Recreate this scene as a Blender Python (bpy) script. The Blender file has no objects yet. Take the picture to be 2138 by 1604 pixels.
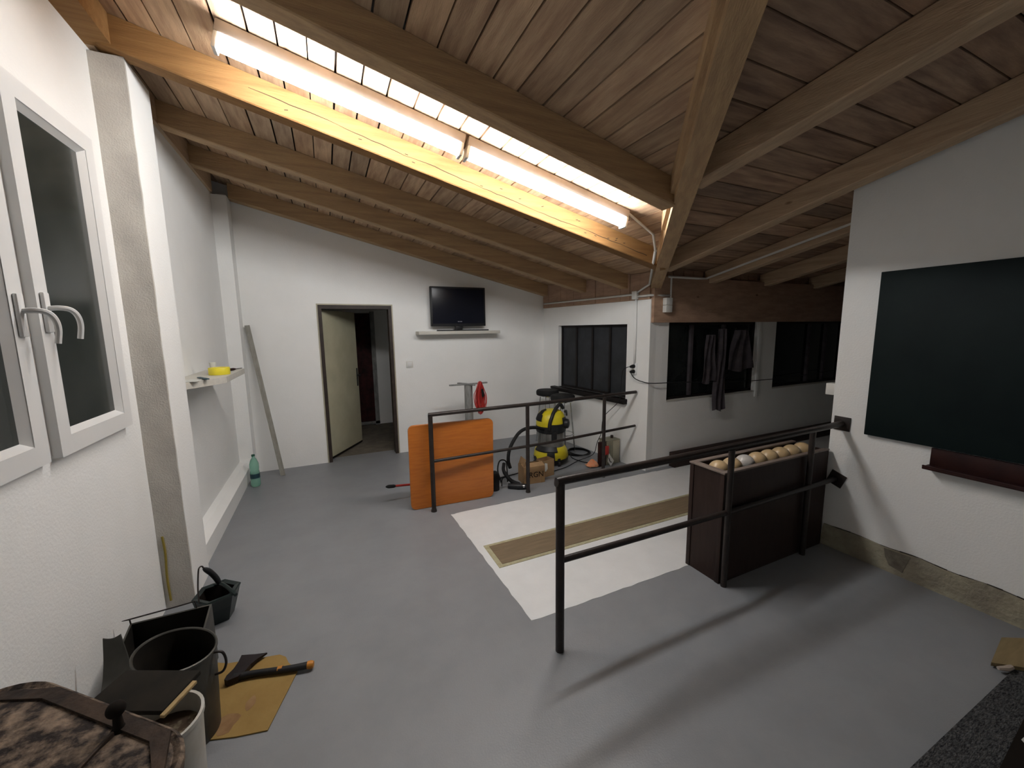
import bpy, bmesh, math, random
from mathutils import Vector, Matrix
random.seed(7)
S = bpy.context.scene
C = S.collection
PI = math.pi

# ------------------------------------------------------------------ camera
CAM_H = 1.65
yaw, pitch, roll, fpx = 0.431985, 0.136848, -0.013316, 832.652
cy, sy, cp, sp = math.cos(yaw), math.sin(yaw), math.cos(pitch), math.sin(pitch)
fwd = Vector((sy*cp, cy*cp, -sp)); right = Vector((cy, -sy, 0)); up = right.cross(fwd)
r2 = math.cos(roll)*right + math.sin(roll)*up
u2 = -math.sin(roll)*right + math.cos(roll)*up
cam = bpy.data.objects.new('camera', bpy.data.cameras.new('camera'))
C.objects.link(cam)
m3 = Matrix((r2, u2, -fwd)).transposed()
cam.matrix_world = Matrix.Translation((0, 0, CAM_H)) @ m3.to_4x4()
cam.data.sensor_fit = 'HORIZONTAL'; cam.data.sensor_width = 36
cam.data.lens = fpx/2138*36
cam.data.clip_start = 0.02
S.camera = cam

# ------------------------------------------------------------------ world, exposure
w = bpy.data.worlds.new('night'); S.world = w; w.use_nodes = True
w.node_tree.nodes['Background'].inputs[0].default_value = (0.30, 0.36, 0.5, 1)
w.node_tree.nodes['Background'].inputs[1].default_value = 0.02
S.view_settings.view_transform = 'Standard'
S.view_settings.look = 'None'
S.view_settings.gamma = 1
S.view_settings.use_curve_mapping = False
S.view_settings.exposure = 0.28
TUBE = 66.0          # strength of the two fluorescent tubes

# ------------------------------------------------------------------ materials
def srgb(r, g, b):
    f = lambda c: (c/255/12.92) if c/255 <= .04045 else ((c/255+.055)/1.055)**2.4
    return (f(r), f(g), f(b), 1)
def mat(name, col, rough=.6, metal=0, col2=None, scale=6, bump=0, bscale=60, stretch=(1, 1, 1), detail=4, spec=.5,
        trans=0, emit=0, lo=.35, hi=.65, attr=None, wood=False):
    m = bpy.data.materials.new(name); m.use_nodes = True
    nt = m.node_tree; N = nt.nodes; L = nt.links
    b = N['Principled BSDF']
    b.inputs['Base Color'].default_value = col
    b.inputs['Roughness'].default_value = rough
    b.inputs['Metallic'].default_value = metal
    b.inputs['Specular IOR Level'].default_value = spec
    if trans:
        b.inputs['Transmission Weight'].default_value = trans; b.inputs['IOR'].default_value = 1.3
    if emit:
        b.inputs['Emission Color'].default_value = col; b.inputs['Emission Strength'].default_value = emit
    tc = N.new('ShaderNodeTexCoord'); mp = N.new('ShaderNodeMapping'); mp.inputs['Scale'].default_value = stretch
    L.new(tc.outputs['Object'], mp.inputs[0])
    last = None
    if col2:
        n = N.new('ShaderNodeTexNoise'); n.inputs['Scale'].default_value = scale; n.inputs['Detail'].default_value = detail
        n.inputs['Roughness'].default_value = .6
        L.new(mp.outputs[0], n.inputs['Vector'])
        r = N.new('ShaderNodeValToRGB'); r.color_ramp.elements[0].position = lo; r.color_ramp.elements[1].position = hi
        r.color_ramp.elements[0].color = col; r.color_ramp.elements[1].color = col2
        L.new(n.outputs[0], r.inputs[0]); last = r.outputs[0]
    if wood:   # knots
        v = N.new('ShaderNodeTexVoronoi'); v.inputs['Scale'].default_value = 2.6
        mp2 = N.new('ShaderNodeMapping'); mp2.inputs['Scale'].default_value = tuple(.35+.65*min(1, s/8) if s < 4 else 1 for s in stretch)
        nn = N.new('ShaderNodeTexNoise'); nn.inputs['Scale'].default_value = 3
        L.new(tc.outputs['Object'], mp2.inputs[0]); L.new(mp2.outputs[0], v.inputs['Vector'])
        rr = N.new('ShaderNodeValToRGB'); rr.color_ramp.elements[0].position = .018; rr.color_ramp.elements[1].position = .045
        rr.color_ramp.elements[0].color = (.25, .16, .10, 1); rr.color_ramp.elements[1].color = (1, 1, 1, 1)
        L.new(v.outputs['Distance'], rr.inputs[0])
        mx = N.new('ShaderNodeMix'); mx.data_type = 'RGBA'; mx.blend_type = 'MULTIPLY'; mx.inputs[0].default_value = 1
        L.new(last, mx.inputs[6]); L.new(rr.outputs[0], mx.inputs[7]); last = mx.outputs[2]
    if attr:
        a = N.new('ShaderNodeAttribute'); a.attribute_name = attr
        mx = N.new('ShaderNodeMix'); mx.data_type = 'RGBA'; mx.blend_type = 'MULTIPLY'; mx.inputs[0].default_value = 1
        L.new(last, mx.inputs[6]); L.new(a.outputs['Color'], mx.inputs[7]); last = mx.outputs[2]
    if last: L.new(last, b.inputs['Base Color'])
    if bump:
        n2 = N.new('ShaderNodeTexNoise'); n2.inputs['Scale'].default_value = bscale; n2.inputs['Detail'].default_value = 3
        L.new(mp.outputs[0], n2.inputs['Vector'])
        bp = N.new('ShaderNodeBump'); bp.inputs['Strength'].default_value = bump; bp.inputs['Distance'].default_value = .01
        L.new(n2.outputs[0], bp.inputs['Height']); L.new(bp.outputs[0], b.inputs['Normal'])
    return m
M = {}
M['wall'] = mat('white_wall_paint', (.85, .85, .835, 1), .85, 0, (.82, .82, .80, 1), 2.2, .16, 90)
M['rough'] = mat('rough_plaster', (.54, .52, .475, 1), .95, 0, (.46, .44, .405, 1), 5, .3, 120)
M['floor'] = mat('grey_floor_paint', (.235, .245, .258, 1), .42, 0, (.212, .221, .235, 1), 5, .10, 140)
M['lanewhite'] = mat('white_floor_paint', (.72, .73, .73, 1), .45, 0, (.68, .69, .69, 1), 6, .12, 60)
M['strip'] = mat('worn_brown_lane', (.20, .15, .09, 1), .6, 0, (.15, .11, .065, 1), 14, .2, 80, (.3, 3, 1))
M['stripedge'] = mat('unpainted_margin', (.42, .40, .26, 1), .8, 0, (.33, .30, .18, 1), 30)
M['plinth'] = mat('bare_plinth_render', (.36, .33, .24, 1), .95, 0, (.24, .21, .16, 1), 5, 1.0, 40)
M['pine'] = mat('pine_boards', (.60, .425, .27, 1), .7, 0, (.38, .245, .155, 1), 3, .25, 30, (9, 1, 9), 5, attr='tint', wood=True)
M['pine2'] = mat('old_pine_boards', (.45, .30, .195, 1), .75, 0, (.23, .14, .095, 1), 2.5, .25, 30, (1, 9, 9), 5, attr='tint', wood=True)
M['beamX'] = mat('beam_timber_along', (.50, .335, .175, 1), .65, 0, (.37, .235, .125, 1), 2.2, .35, 14, (1, 14, 14), 6, wood=True)
M['honey'] = mat('honey_timber', (.29, .155, .058, 1), .7, 0, (.22, .112, .04, 1), 2.2, .35, 14, (1, 14, 14), 6, wood=True, spec=.2)  # honey tone, darkened further to offset the glare of the tubes
M['housing'] = mat('dimmed_white_housing', (.36, .31, .28, 1), .6, 0, (.30, .26, .23, 1), 5, spec=.2)  # white housing, with its dim lighting put into a darker base colour
M['beamY'] = mat('beam_timber_across', (.58, .42, .27, 1), .65, 0, (.43, .30, .19, 1), 2.2, .35, 14, (14, 1, 14), 6, wood=True)
M['beamD'] = mat('header_timber', (.42, .27, .18, 1), .7, 0, (.30, .185, .125, 1), 2.4, .3, 14, (2, 2, 10), 6, wood=True)
M['void'] = mat('dark_gap', (.02, .012, .008, 1), .9)
M['pvc'] = mat('white_pvc', (.74, .74, .73, 1), .35, 0, (.70, .70, .69, 1), 3)
M['seal'] = mat('window_gasket', (.03, .03, .03, 1), .6)
M['glass'] = mat('night_glass', (0.01575, 0.0189, 0.018, 1), .12, 0, (0.0081, 0.0099, 0.0099, 1), 4, spec=0.3)
M['glass1'] = mat('window_glass', (.020, .025, .023, 1), .15, 0, (.034, .039, .036, 1), 2.5, spec=.4)  # paler than the other glass; reflections put into its base colour
M['trunk'] = mat('cable_trunking', (.72, .71, .67, 1), .5, 0, (.66, .65, .61, 1), 4)
M['steel'] = mat('dark_painted_steel', (0.03, 0.0225, 0.0195, 1), .38, 0, (0.01875, 0.0135, 0.012, 1), 20, .1, 60, spec=0.35)
M['chrome'] = mat('chrome', (.75, .75, .75, 1), .18, 1, (.6, .6, .6, 1), 8)
M['black'] = mat('black_plastic', (0.0126, 0.0126, 0.014, 1), .45, 0, (0.0182, 0.0182, 0.0196, 1), 10, spec=0.3)
M['rubber'] = mat('black_rubber', (0.0112, 0.0112, 0.012, 1), .7, 0, (0.0176, 0.0176, 0.0176, 1), 10, spec=0.2)
M['screen'] = mat('tv_screen', (0.008, 0.009, 0.016, 1), .15, 0, (0.006, 0.007, 0.012, 1), 3, spec=0.25)
M['tvgrey'] = mat('tv_badge', (.25, .25, .28, 1), .4)
M['shelf'] = mat('pale_shelf_board', (.58, .56, .50, 1), .6, 0, (.50, .48, .43, 1), 4, 0, 10, (1, 8, 8))
M['orange'] = mat('orange_laminate', (.50, .155, .020, 1), .38, 0, (.42, .12, .014, 1), 7, 0, 10, (.7, 8, 8), 5)
M['orangee'] = mat('orange_edge', (.42, .13, .02, 1), .5)
M['ballbox'] = mat('dark_brown_box', (0.0319, 0.0187, 0.0154, 1), .5, 0, (0.0231, 0.0132, 0.011, 1), 6, 0, 10, (6, 6, 1), spec=0.2)
M['boxtop'] = mat('box_rim_board', (.22, .17, .14, 1), .6, 0, (.17, .13, .11, 1), 8)
M['ball'] = mat('cream_ball', (.55, .40, .22, 1), .35, 0, (.44, .32, .18, 1), 5)
M['ballw'] = mat('grey_white_ball', (.52, .50, .47, 1), .35, 0, (.42, .41, .39, 1), 5)
M['chalk'] = mat('green_chalkboard', (0.0077, 0.0143, 0.0143, 1), .6, 0, (0.0055, 0.01045, 0.011, 1), 3, spec=0.12)
M['tray'] = mat('dark_red_wood', (0.0315, 0.0105, 0.0091, 1), .5, 0, (0.021, 0.007, 0.007, 1), 12, spec=0.2)
M['doorleaf'] = mat('cream_door_leaf', (.50, .48, .34, 1), .55, 0, (.42, .40, .28, 1), 3, .1, 30)
M['doorframe'] = mat('dark_door_frame', (0.044, 0.0304, 0.024, 1), .5, 0, (0.028, 0.02, 0.016, 1), 10, spec=0.3)
M['redpanel'] = mat('dark_red_panel', (0.056, 0.0112, 0.0112, 1), .6, 0, (0.016, 0.0048, 0.0048, 1), 9, spec=0.2)
M['hallfloor'] = mat('bare_concrete', (.17, .145, .11, 1), .9, 0, (.11, .095, .075, 1), 8, .4, 60)
M['yellow'] = mat('yellow_plastic', (.62, .52, .015, 1), .4, 0, (.56, .46, .012, 1), 5)
M['tank'] = mat('grey_steel_tank', (.30, .30, .29, 1), .35, .7, (.22, .22, .21, 1), 6)
M['card'] = mat('cardboard', (.36, .225, .11, 1), .85, 0, (.29, .175, .085, 1), 7, .15, 50)
M['cardy'] = mat('yellow_cardboard', (0.32, 0.212, 0.072, 1), .85, 0, (0.272, 0.172, 0.056, 1), 5, .15, 50, spec=0.2)
M['cardin'] = mat('cardboard_stain', (.22, .12, .05, 1), .9, 0, (.3, .18, .08, 1), 12)
M['ink'] = mat('black_ink', (0.012, 0.009, 0.0072, 1), .8, spec=0.1)
M['tin'] = mat('beige_tin_can', (.42, .39, .29, 1), .5, .1, (.34, .31, .23, 1), 6)
M['tindark'] = mat('tin_dark_label', (.20, .20, .14, 1), .5, 0, (.26, .24, .17, 1), 14)  # darker beige on the canister's rim, seam and left front strip
M['red'] = mat('red_plastic', (.45, .03, .02, 1), .45, 0, (.36, .022, .018, 1), 8)
M['patch'] = mat('worn_plinth_patch', (.13, .11, .085, 1), .95, 0, (.2, .18, .14, 1), 20)
M['redcable'] = mat('red_cable', (.50, .035, .03, 1), .5, 0, (.40, .025, .02, 1), 20)
M['rag'] = mat('orange_bag', (.72, .24, .10, 1), .7, 0, (.6, .34, .2, 1), 18)
M['paper'] = mat('white_paper', (.62, .62, .58, 1), .8, 0, (.56, .56, .52, 1), 9)
M['galv'] = mat('dull_galvanised', (0.1045, 0.1018, 0.09075, 1), .5, .5, (0.066, 0.06325, 0.055, 1), 5, .15, 30, spec=0.3)
M['nearblack'] = mat('near_black_brown', (0.01125, 0.0099, 0.0081, 1), .8, .2, (0.02025, 0.0171, 0.0126, 1), 9, spec=0.2)  # near-black brown for vessel insides and the scrap board
M['rust'] = mat('rusty_lid', (.018, .012, .010, 1), .7, .1, (.24, .175, .125, 1), 26, .6, 60, (1, 1, 1), 14, lo=.42, hi=.66, spec=.25)
M['rustd'] = mat('rusty_rim', (0.0245, 0.0182, 0.0154, 1), .6, .3, (0.07, 0.0455, 0.0315, 1), 10, .4, 40, detail=8, spec=0.2)
M['scuttle'] = mat('dark_green_enamel', (0.0132, 0.0216, 0.0204, 1), .35, .1, (0.0192, 0.0288, 0.0276, 1), 7, spec=0.35)
M['axe'] = mat('axe_steel', (0.0385, 0.0294, 0.0315, 1), .45, .6, (0.028, 0.0224, 0.0231, 1), 12, spec=0.3)
M['axeor'] = mat('axe_orange', (.55, .22, .02, 1), .5, 0, (.48, .18, .015, 1), 20)
M['pail'] = mat('dirty_white_pail', (.55, .54, .50, 1), .5, 0, (.42, .40, .34, 1), 8)
M['pailin'] = mat('brown_residue', (.08, .05, .03, 1), .8, 0, (.38, .33, .22, 1), 9, lo=.5, hi=.6)
M['lath'] = mat('raw_wood', (.40, .29, .13, 1), .8, 0, (.32, .22, .10, 1), 6, 0, 10, (8, 8, 1))
M['greywood'] = mat('weathered_board', (.32, .31, .27, 1), .85, 0, (.23, .22, .19, 1), 5, .3, 40, (8, 8, 1))
M['pale'] = mat('grey_scratched_pole', (.30, .30, .29, 1), .6, .2, (.19, .19, .18, 1), 8, 0, 10, (3, 3, 1))
M['green'] = mat('green_pet', (.42, .74, .60, 1), .12, 0, (.38, .70, .56, 1), 5, trans=.6)
M['label'] = mat('dark_teal_label', (.01, .045, .06, 1), .5)
M['gcap'] = mat('dark_green_cap', (.01, .08, .05, 1), .5)
M['tape'] = mat('yellow_tape', (.78, .66, .04, 1), .45, 0, (.7, .6, .03, 1), 9)
M['cloth'] = mat('grey_violet_cloth', (0.08, 0.068, 0.075, 1), .95, 0, (0.05, 0.043, 0.048, 1), 8, .3, 30, spec=0.2)
M['winframe'] = mat('dark_window_frame', (0.015, 0.011, 0.01, 1), .5, 0, (0.01, 0.008, 0.008, 1), 10, spec=0.2)
M['plate'] = mat('dark_glazing', (0.038, 0.040, 0.046, 1), .5, 0, (0.02475, 0.027, 0.0288, 1), 4, spec=0.15)
M['carpet'] = mat('grey_carpet', (0.12, 0.12, 0.12, 1), .98, 0, (0.024, 0.024, 0.0272, 1), 90, 1, 160, (.6, 1.6, 1), 6, spec=0.1)
M['ply'] = mat('plywood', (0.266, 0.203, 0.105, 1), .8, 0, (0.21, 0.154, 0.077, 1), 6, 0, 10, (1, 7, 1), spec=0.3)
M['stone'] = mat('pale_stone', (.40, .33, .28, 1), .9)
M['tube'] = mat('fluorescent_diffuser', (.985, .995, 1.0, 1), .4, emit=TUBE)
M['stain'] = mat('yellow_paint_run', (.30, .22, .03, 1), .8, 0, (.24, .18, .03, 1), 12)

# ------------------------------------------------------------------ mesh builder
class MB:
    def __init__(s):
        s.bm = bmesh.new(); s.X = Matrix(); s.mi = 0
    def _v(s, p): return s.bm.verts.new(s.X @ Vector(p))
    def _f(s, vs, smooth=False):
        try: f = s.bm.faces.new(vs)
        except ValueError: return None
        f.material_index = s.mi; f.smooth = smooth; return f
    def hexa(s, p):   # 8 points: bottom loop 0-3, top loop 4-7
        v = [s._v(q) for q in p]
        for a in ((3, 2, 1, 0), (4, 5, 6, 7), (0, 1, 5, 4), (1, 2, 6, 5), (2, 3, 7, 6), (3, 0, 4, 7)): s._f([v[i] for i in a])
        return s
    def box(s, x0, x1, y0, y1, z0, z1):
        return s.hexa([(x0, y0, z0), (x1, y0, z0), (x1, y1, z0), (x0, y1, z0), (x0, y0, z1), (x1, y0, z1), (x1, y1, z1), (x0, y1, z1)])
    def bbox(s, x0, x1, y0, y1, z0, z1, b=.004, seg=2):   # bevelled box
        t = bmesh.new(); bmesh.ops.create_cube(t, size=1)
        for v in t.verts: v.co = Vector(((x0+x1)/2+v.co.x*(x1-x0), (y0+y1)/2+v.co.y*(y1-y0), (z0+z1)/2+v.co.z*(z1-z0)))
        bmesh.ops.bevel(t, geom=list(t.edges), offset=b, segments=seg, profile=.5, affect='EDGES')
        return s.merge(t, True)
    def merge(s, t, smooth=False):
        mp = {v: s._v(v.co) for v in t.verts}
        for f in t.faces: s._f([mp[v] for v in f.verts], smooth)
        t.free(); return s
    def prism(s, poly, z0, z1, axis='z'):
        def P(a, b, c):
            return {'z': (a, b, c), 'y': (a, c, b), 'x': (c, a, b)}[axis]
        lo = [s._v(P(a, b, z0)) for a, b in poly]; hi = [s._v(P(a, b, z1)) for a, b in poly]
        s._f(lo[::-1]); s._f(hi); n = len(poly)
        for i in range(n): s._f([lo[i], lo[(i+1) % n], hi[(i+1) % n], hi[i]])
        return s
    def tube(s, pts, r, n=10, closed=False, cap=True):
        pts = [Vector(p) for p in pts]; k = len(pts)
        rs = r if isinstance(r, (list, tuple)) else [r]*k
        rings = []; prev = None
        for i, p in enumerate(pts):
            a = pts[(i-1) % k] if (i or closed) else p; b = pts[(i+1) % k] if (i < k-1 or closed) else p
            t = (b-a).normalized()
            if prev is None:
                u = t.cross(Vector((0, 0, 1)))
                if u.length < .1: u = t.cross(Vector((0, 1, 0)))
            else: u = prev - t*prev.dot(t)
            u.normalize(); prev = u; vv = t.cross(u)
            rings.append([s._v(p+(u*math.cos(2*PI*j/n)+vv*math.sin(2*PI*j/n))*rs[i]) for j in range(n)])
        m = k if closed else k-1
        for i in range(m):
            A, B = rings[i], rings[(i+1) % k]
            for j in range(n): s._f([A[j], A[(j+1) % n], B[(j+1) % n], B[j]], True)
        if cap and not closed: s._f(rings[0][::-1]); s._f(rings[-1])
        return s
    def lathe(s, prof, c=(0, 0), n=32, sx=1, sy=1, cap=True, a0=0, a1=2*PI):
        full = abs(a1-a0-2*PI) < 1e-6; m = n if full else n+1
        rings = []
        for r, z in prof:
            rings.append([s._v((c[0]+r*sx*math.cos(a0+(a1-a0)*j/n), c[1]+r*sy*math.sin(a0+(a1-a0)*j/n), z)) for j in range(m)])
        for A, B in zip(rings, rings[1:]):
            for j in range(n): s._f([A[j], A[(j+1) % m], B[(j+1) % m], B[j]], True)
        if cap and full:
            if prof[0][0] > 1e-4: s._f(rings[0][::-1])
            if prof[-1][0] > 1e-4: s._f(rings[-1])
        return s
    def grid(s, fn, nu, nv, th=0):
        g = [[Vector(fn(i/nu, j/nv)) for j in range(nv+1)] for i in range(nu+1)]
        vs = [[s._v(p) for p in row] for row in g]
        for i in range(nu):
            for j in range(nv): s._f([vs[i][j], vs[i+1][j], vs[i+1][j+1], vs[i][j+1]], True)
        if th:
            def nr(i, j):
                a = g[min(i+1, nu)][j]-g[max(i-1, 0)][j]; b = g[i][min(j+1, nv)]-g[i][max(j-1, 0)]
                return a.cross(b).normalized()*th
            ws = [[s._v(g[i][j]-nr(i, j)) for j in range(nv+1)] for i in range(nu+1)]
            for i in range(nu):
                for j in range(nv): s._f([ws[i][j], ws[i][j+1], ws[i+1][j+1], ws[i+1][j]], True)
            for i in range(nu):
                s._f([vs[i][0], ws[i][0], ws[i+1][0], vs[i+1][0]]); s._f([vs[i][nv], vs[i+1][nv], ws[i+1][nv], ws[i][nv]])
            for j in range(nv):
                s._f([vs[0][j], vs[0][j+1], ws[0][j+1], ws[0][j]]); s._f([vs[nu][j], ws[nu][j], ws[nu][j+1], vs[nu][j+1]])
        return s
WL = {}
def fin(name, mb, mats, parent=None, loc=None, tint=None):
    bm = mb.bm
    bmesh.ops.remove_doubles(bm, verts=bm.verts, dist=1e-6)
    bmesh.ops.recalc_face_normals(bm, faces=bm.faces)
    for e in bm.edges:
        if len(e.link_faces) == 2 and e.calc_face_angle(0) > .65: e.smooth = False
    if loc is None:
        xs = [v.co for v in bm.verts]
        if parent is None:
            loc = Vector(((min(p.x for p in xs)+max(p.x for p in xs))/2, (min(p.y for p in xs)+max(p.y for p in xs))/2, min(p.z for p in xs)))
        else: loc = WL[parent]
    loc = Vector(loc)
    for v in bm.verts: v.co -= loc
    me = bpy.data.meshes.new(name); bm.to_mesh(me); bm.free()
    for m in (mats if isinstance(mats, (list, tuple)) else [mats]): me.materials.append(M[m])
    o = bpy.data.objects.new(name, me); C.objects.link(o); WL[o] = loc
    if parent is not None: o.parent = parent; o.location = loc-WL[parent]
    else: o.location = loc
    return o
def tag(o, label, cat, group=None):
    o['label'] = label; o['category'] = cat
    if group: o['group'] = group
    return o
def struct(o): o['kind'] = 'structure'; return o
def thing(name, loc, label, cat, group=None):
    o = bpy.data.objects.new(name, None); o.empty_display_size = .1; C.objects.link(o)
    o.location = loc; WL[o] = Vector(loc)
    return tag(o, label, cat, group)
def sthing(name, loc):
    o = bpy.data.objects.new(name, None); o.empty_display_size = .1; C.objects.link(o)
    o.location = loc; WL[o] = Vector(loc); return struct(o)
def copy_tree(o, parent=None):
    c = o.copy(); C.objects.link(c)
    if parent is not None: c.parent = parent
    for ch in list(o.children): copy_tree(ch, c)
    return c
def line(a, b, n=2): return [Vector(a).lerp(Vector(b), i/(n-1)) for i in range(n)]
def smooth(pts, k=6):   # catmull-rom
    P = [Vector(p) for p in pts]; P = [P[0]*2-P[1]]+P+[P[-1]*2-P[-2]]; out = []
    for i in range(1, len(P)-2):
        a, b, c, d = P[i-1:i+3]
        for j in range(k):
            t = j/k
            out.append(.5*((2*b)+(c-a)*t+(2*a-5*b+4*c-d)*t*t+(3*b-a-3*c+d)*t**3))
    out.append(P[-2]); return out

# ------------------------------------------------------------------ roof planes
S1, S2 = .2386, .215
def zA(x): return 2.11+S1*(3.15-x)      # underside of the rafters, left roof slope
def zB(y): return 2.14+S2*(3.4-y)       # underside of the rafters, right roof slope
RD = .16                                # rafter depth, boards lie on top
def valY(x): return 3.37+(x-3.3)*(3.37-.91)/(3.3-1.21)
def valX(y): return 3.3+(y-3.37)*(3.3-1.21)/(3.37-.91)

# floor ---------------------------------------------------------------
b = MB()
LX0, LX1, LY0, LY1 = .94, 9.0, 1.845, 3.325
b.box(-1.3, .9, -2, 5.6, -.1, 0); b.box(.9, 3.6, -2, LY0, -.1, 0); b.box(.9, 3.6, LY1, 5.6, -.1, 0); b.prism([(.9, LY0), (LX0+.018, LY0), (LX0-.022, LY1), (.9, LY1)], -.1, 0)
b.box(3.6, LX1, 1.5, LY0, -.1, 0); b.box(3.6, LX1, LY1, 3.7, -.1, 0)
b.mi = 1
b.prism([(LX0+.018, LY0), (LX1, LY0), (LX1, LY1), (LX0-.022, LY1)], -.1, 0)
# slightly wavy hand-painted edge of the white coat
def wav(x): return .0025*math.sin(x*31)+.002*math.sin(x*57+1)
for y, sgn in ((LY0, -1), (LY1, 1)):
    for i in range(40):
        x0 = LX0+.012+i*.06; x1 = x0+.06
        p = [(x0, y), (x1, y), (x1, y+sgn*(.008+wav(x1))), (x0, y+sgn*(.008+wav(x0)))]
        b.prism(p if sgn > 0 else p[::-1], -.02, .0012)
for i in range(24):
    y0 = LY0+i*.0617; y1 = y0+.0617
    e0, e1 = [LX0+.018-.04*(q-LY0)/(LY1-LY0) for q in (y0, y1)]
    b.prism([(e0-.006-wav(y0), y0), (e0+.004, y0), (e1+.004, y1), (e1-.006-wav(y1), y1)], -.02, .0012)
struct(fin('floor', b, ['floor', 'lanewhite']))
t = thing('lane_strip', (2, 2.54, 0), 'long brown strip let into the white painted floor patch, pale yellowish margin', 'floor strip')
b = MB(); b.box(.985, 2.17, 2.385, 2.70, -.01, .004); b.box(2.17, 8.5, 2.385, 2.70, -.01, .004); fin('margin', b, 'stripedge', t)
b = MB(); b.box(1.02, 8.5, 2.415, 2.67, -.01, .007); fin('strip_surface', b, 'strip', t)

# walls ---------------------------------------------------------------
def topA(x): return zA(x)+RD+.01
def wall_y(b, y0, y1, x0, x1, z0, z1fun):
    b.prism([(x0, z0), (x1, z0), (x1, z1fun(x1)), (x0, z1fun(x0))], y0, y1, 'y')
b = MB(); BY = 5.42
wall_y(b, BY, BY+.15, -1.15, -.07, 0, topA)
wall_y(b, BY, BY+.15, -.07, .79, 1.97, topA)
wall_y(b, BY, BY+.15, .79, 3.35, 0, topA)
struct(fin('wall_back', b, 'wall'))
# left wall with window opening and the two pilasters
WZ0, WZ1, WY0, WY1 = 1.20, 2.56, 1.32, 2.74
b = MB(); zt = zA(-1.0)
b.box(-1.15, -.99, -2, WY0, 0, zt); b.box(-1.15, -.99, WY1, 2.95, 0, zt); b.box(-1.15, -.98, 2.95, 5.57, 0, zt)
b.box(-1.15, -.99, WY0, WY1, 0, WZ0); b.box(-1.15, -.99, WY0, WY1, WZ1, zt)
b.box(-.98, -.845, 5.22, 5.42, 0, zA(-.9)-.005)
# sloped concrete kerb along the recessed part of the wall
b.prism([(-.985, 0), (-.885, 0), (-.875, .16), (-.93, .20), (-.985, .21)], 3.22, 5.22, 'y')
struct(fin('wall_left', b, 'wall'))
b = MB()
def pil(u, v):  # rough front
    return (-.99+u*.14, 2.885, v*(zA(-.9)-.01))
b.box(-.995, -.848, 2.90, 3.22, 0, zA(-.9)-.01)
b.mi = 1
b.grid(lambda u, v: (-.992+u*.144+.0012*math.sin(v*60+math.sin(v*23)*2)*(u > .9), 2.888+.0015*math.sin(v*37+u*6), v*(zA(-.9)-.012)), 6, 60, .014)
struct(fin('trim_1', b, ['wall', 'rough']))
b = MB(); b.tube(smooth([(-.962, 2.884, .05), (-.965, 2.883, .2), (-.958, 2.884, .35), (-.962, 2.885, .46)]), [.006]*19, 6)
struct(fin('trim_2', b, 'stain'))
# window wall beside the bowling corner
O = Vector((3.25, 3.39, 0)); D = Vector((3.045-3.25, 5.42-3.39, 0)); LW = D.length; D.normalize(); NR = Vector((D.y, -D.x, 0))
WM = Matrix(((D.x, NR.x, 0, O.x), (D.y, NR.y, 0, O.y), (0, 0, 1, 0), (0, 0, 0, 1)))   # local x along wall, y into wall
b = MB(); b.X = WM
w0, w1, wz0, wz1 = .335, 1.66, .80, 1.69
zt = 1.955
b.box(0, w0, 0, .16, 0, zt); b.box(w1, LW, 0, .16, 0, zt); b.box(w0, w1, 0, .16, 0, wz0); b.box(w0, w1, 0, .16, wz1, zt)
struct(fin('wall_right_back', b, 'wall'))
# far wall of the bowling wing, with two windows
b = MB(); y0, y1 = 3.40, 3.56
b.X = Matrix()
for a, c in ((3.27, 3.54), (5.09, 5.47), (7.15, 9)): b.box(a, c, y0, y1, 0, 1.70)
b.box(3.54, 5.09, y0, y1, 0, .79); b.box(5.47, 7.15, y0, y1, 0, .80)
struct(fin('wall_far', b, 'wall'))
# right wall
b = MB(); zR = lambda y: zB(y)+.10
b.prism([(-2, .0), (1.62, .0), (1.62, zR(1.62)-.02), (-2, zR(-2)-.02)], 3.33, 3.50, 'x')
b.box(3.50, 9, 1.46, 1.62, 0, zB(1.5)+.1)
b.box(9, 9.15, 1.46, 3.6, 0, 2.8)
struct(fin('wall_right', b, 'wall'))
b = MB(); b.box(-1.15, 3.5, -2.15, -2, 0, 3.7); struct(fin('wall_rear', b, 'wall'))
b = MB()
pts = [(-2+i*.09, .165+.005*math.sin(i*1.7)+.003*math.sin(i*4.1)) for i in range(41)]
b.prism([(-2, 0), (1.615, 0)]+pts[::-1], 3.318, 3.335, 'x')
b.mi = 1
b.prism([(1.235, .155), (1.225, .10), (1.20, .05), (1.13, .035), (1.12, .08), (1.10, .16)], 3.3155, 3.3185, 'x')
b.mi = 2
random.seed(5)
for i in range(-20, 28):
    yy = .0+i*.055; b.tube([(3.3265, yy, .166+.005*math.sin((yy+2)/.09*1.7)), (3.3265, yy+.058, .166+.005*math.sin((yy+2.058)/.09*1.7))], random.uniform(.001, .0045), 4)
struct(fin('baseboard_right', b, ['plinth', 'patch', 'void']))

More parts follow.
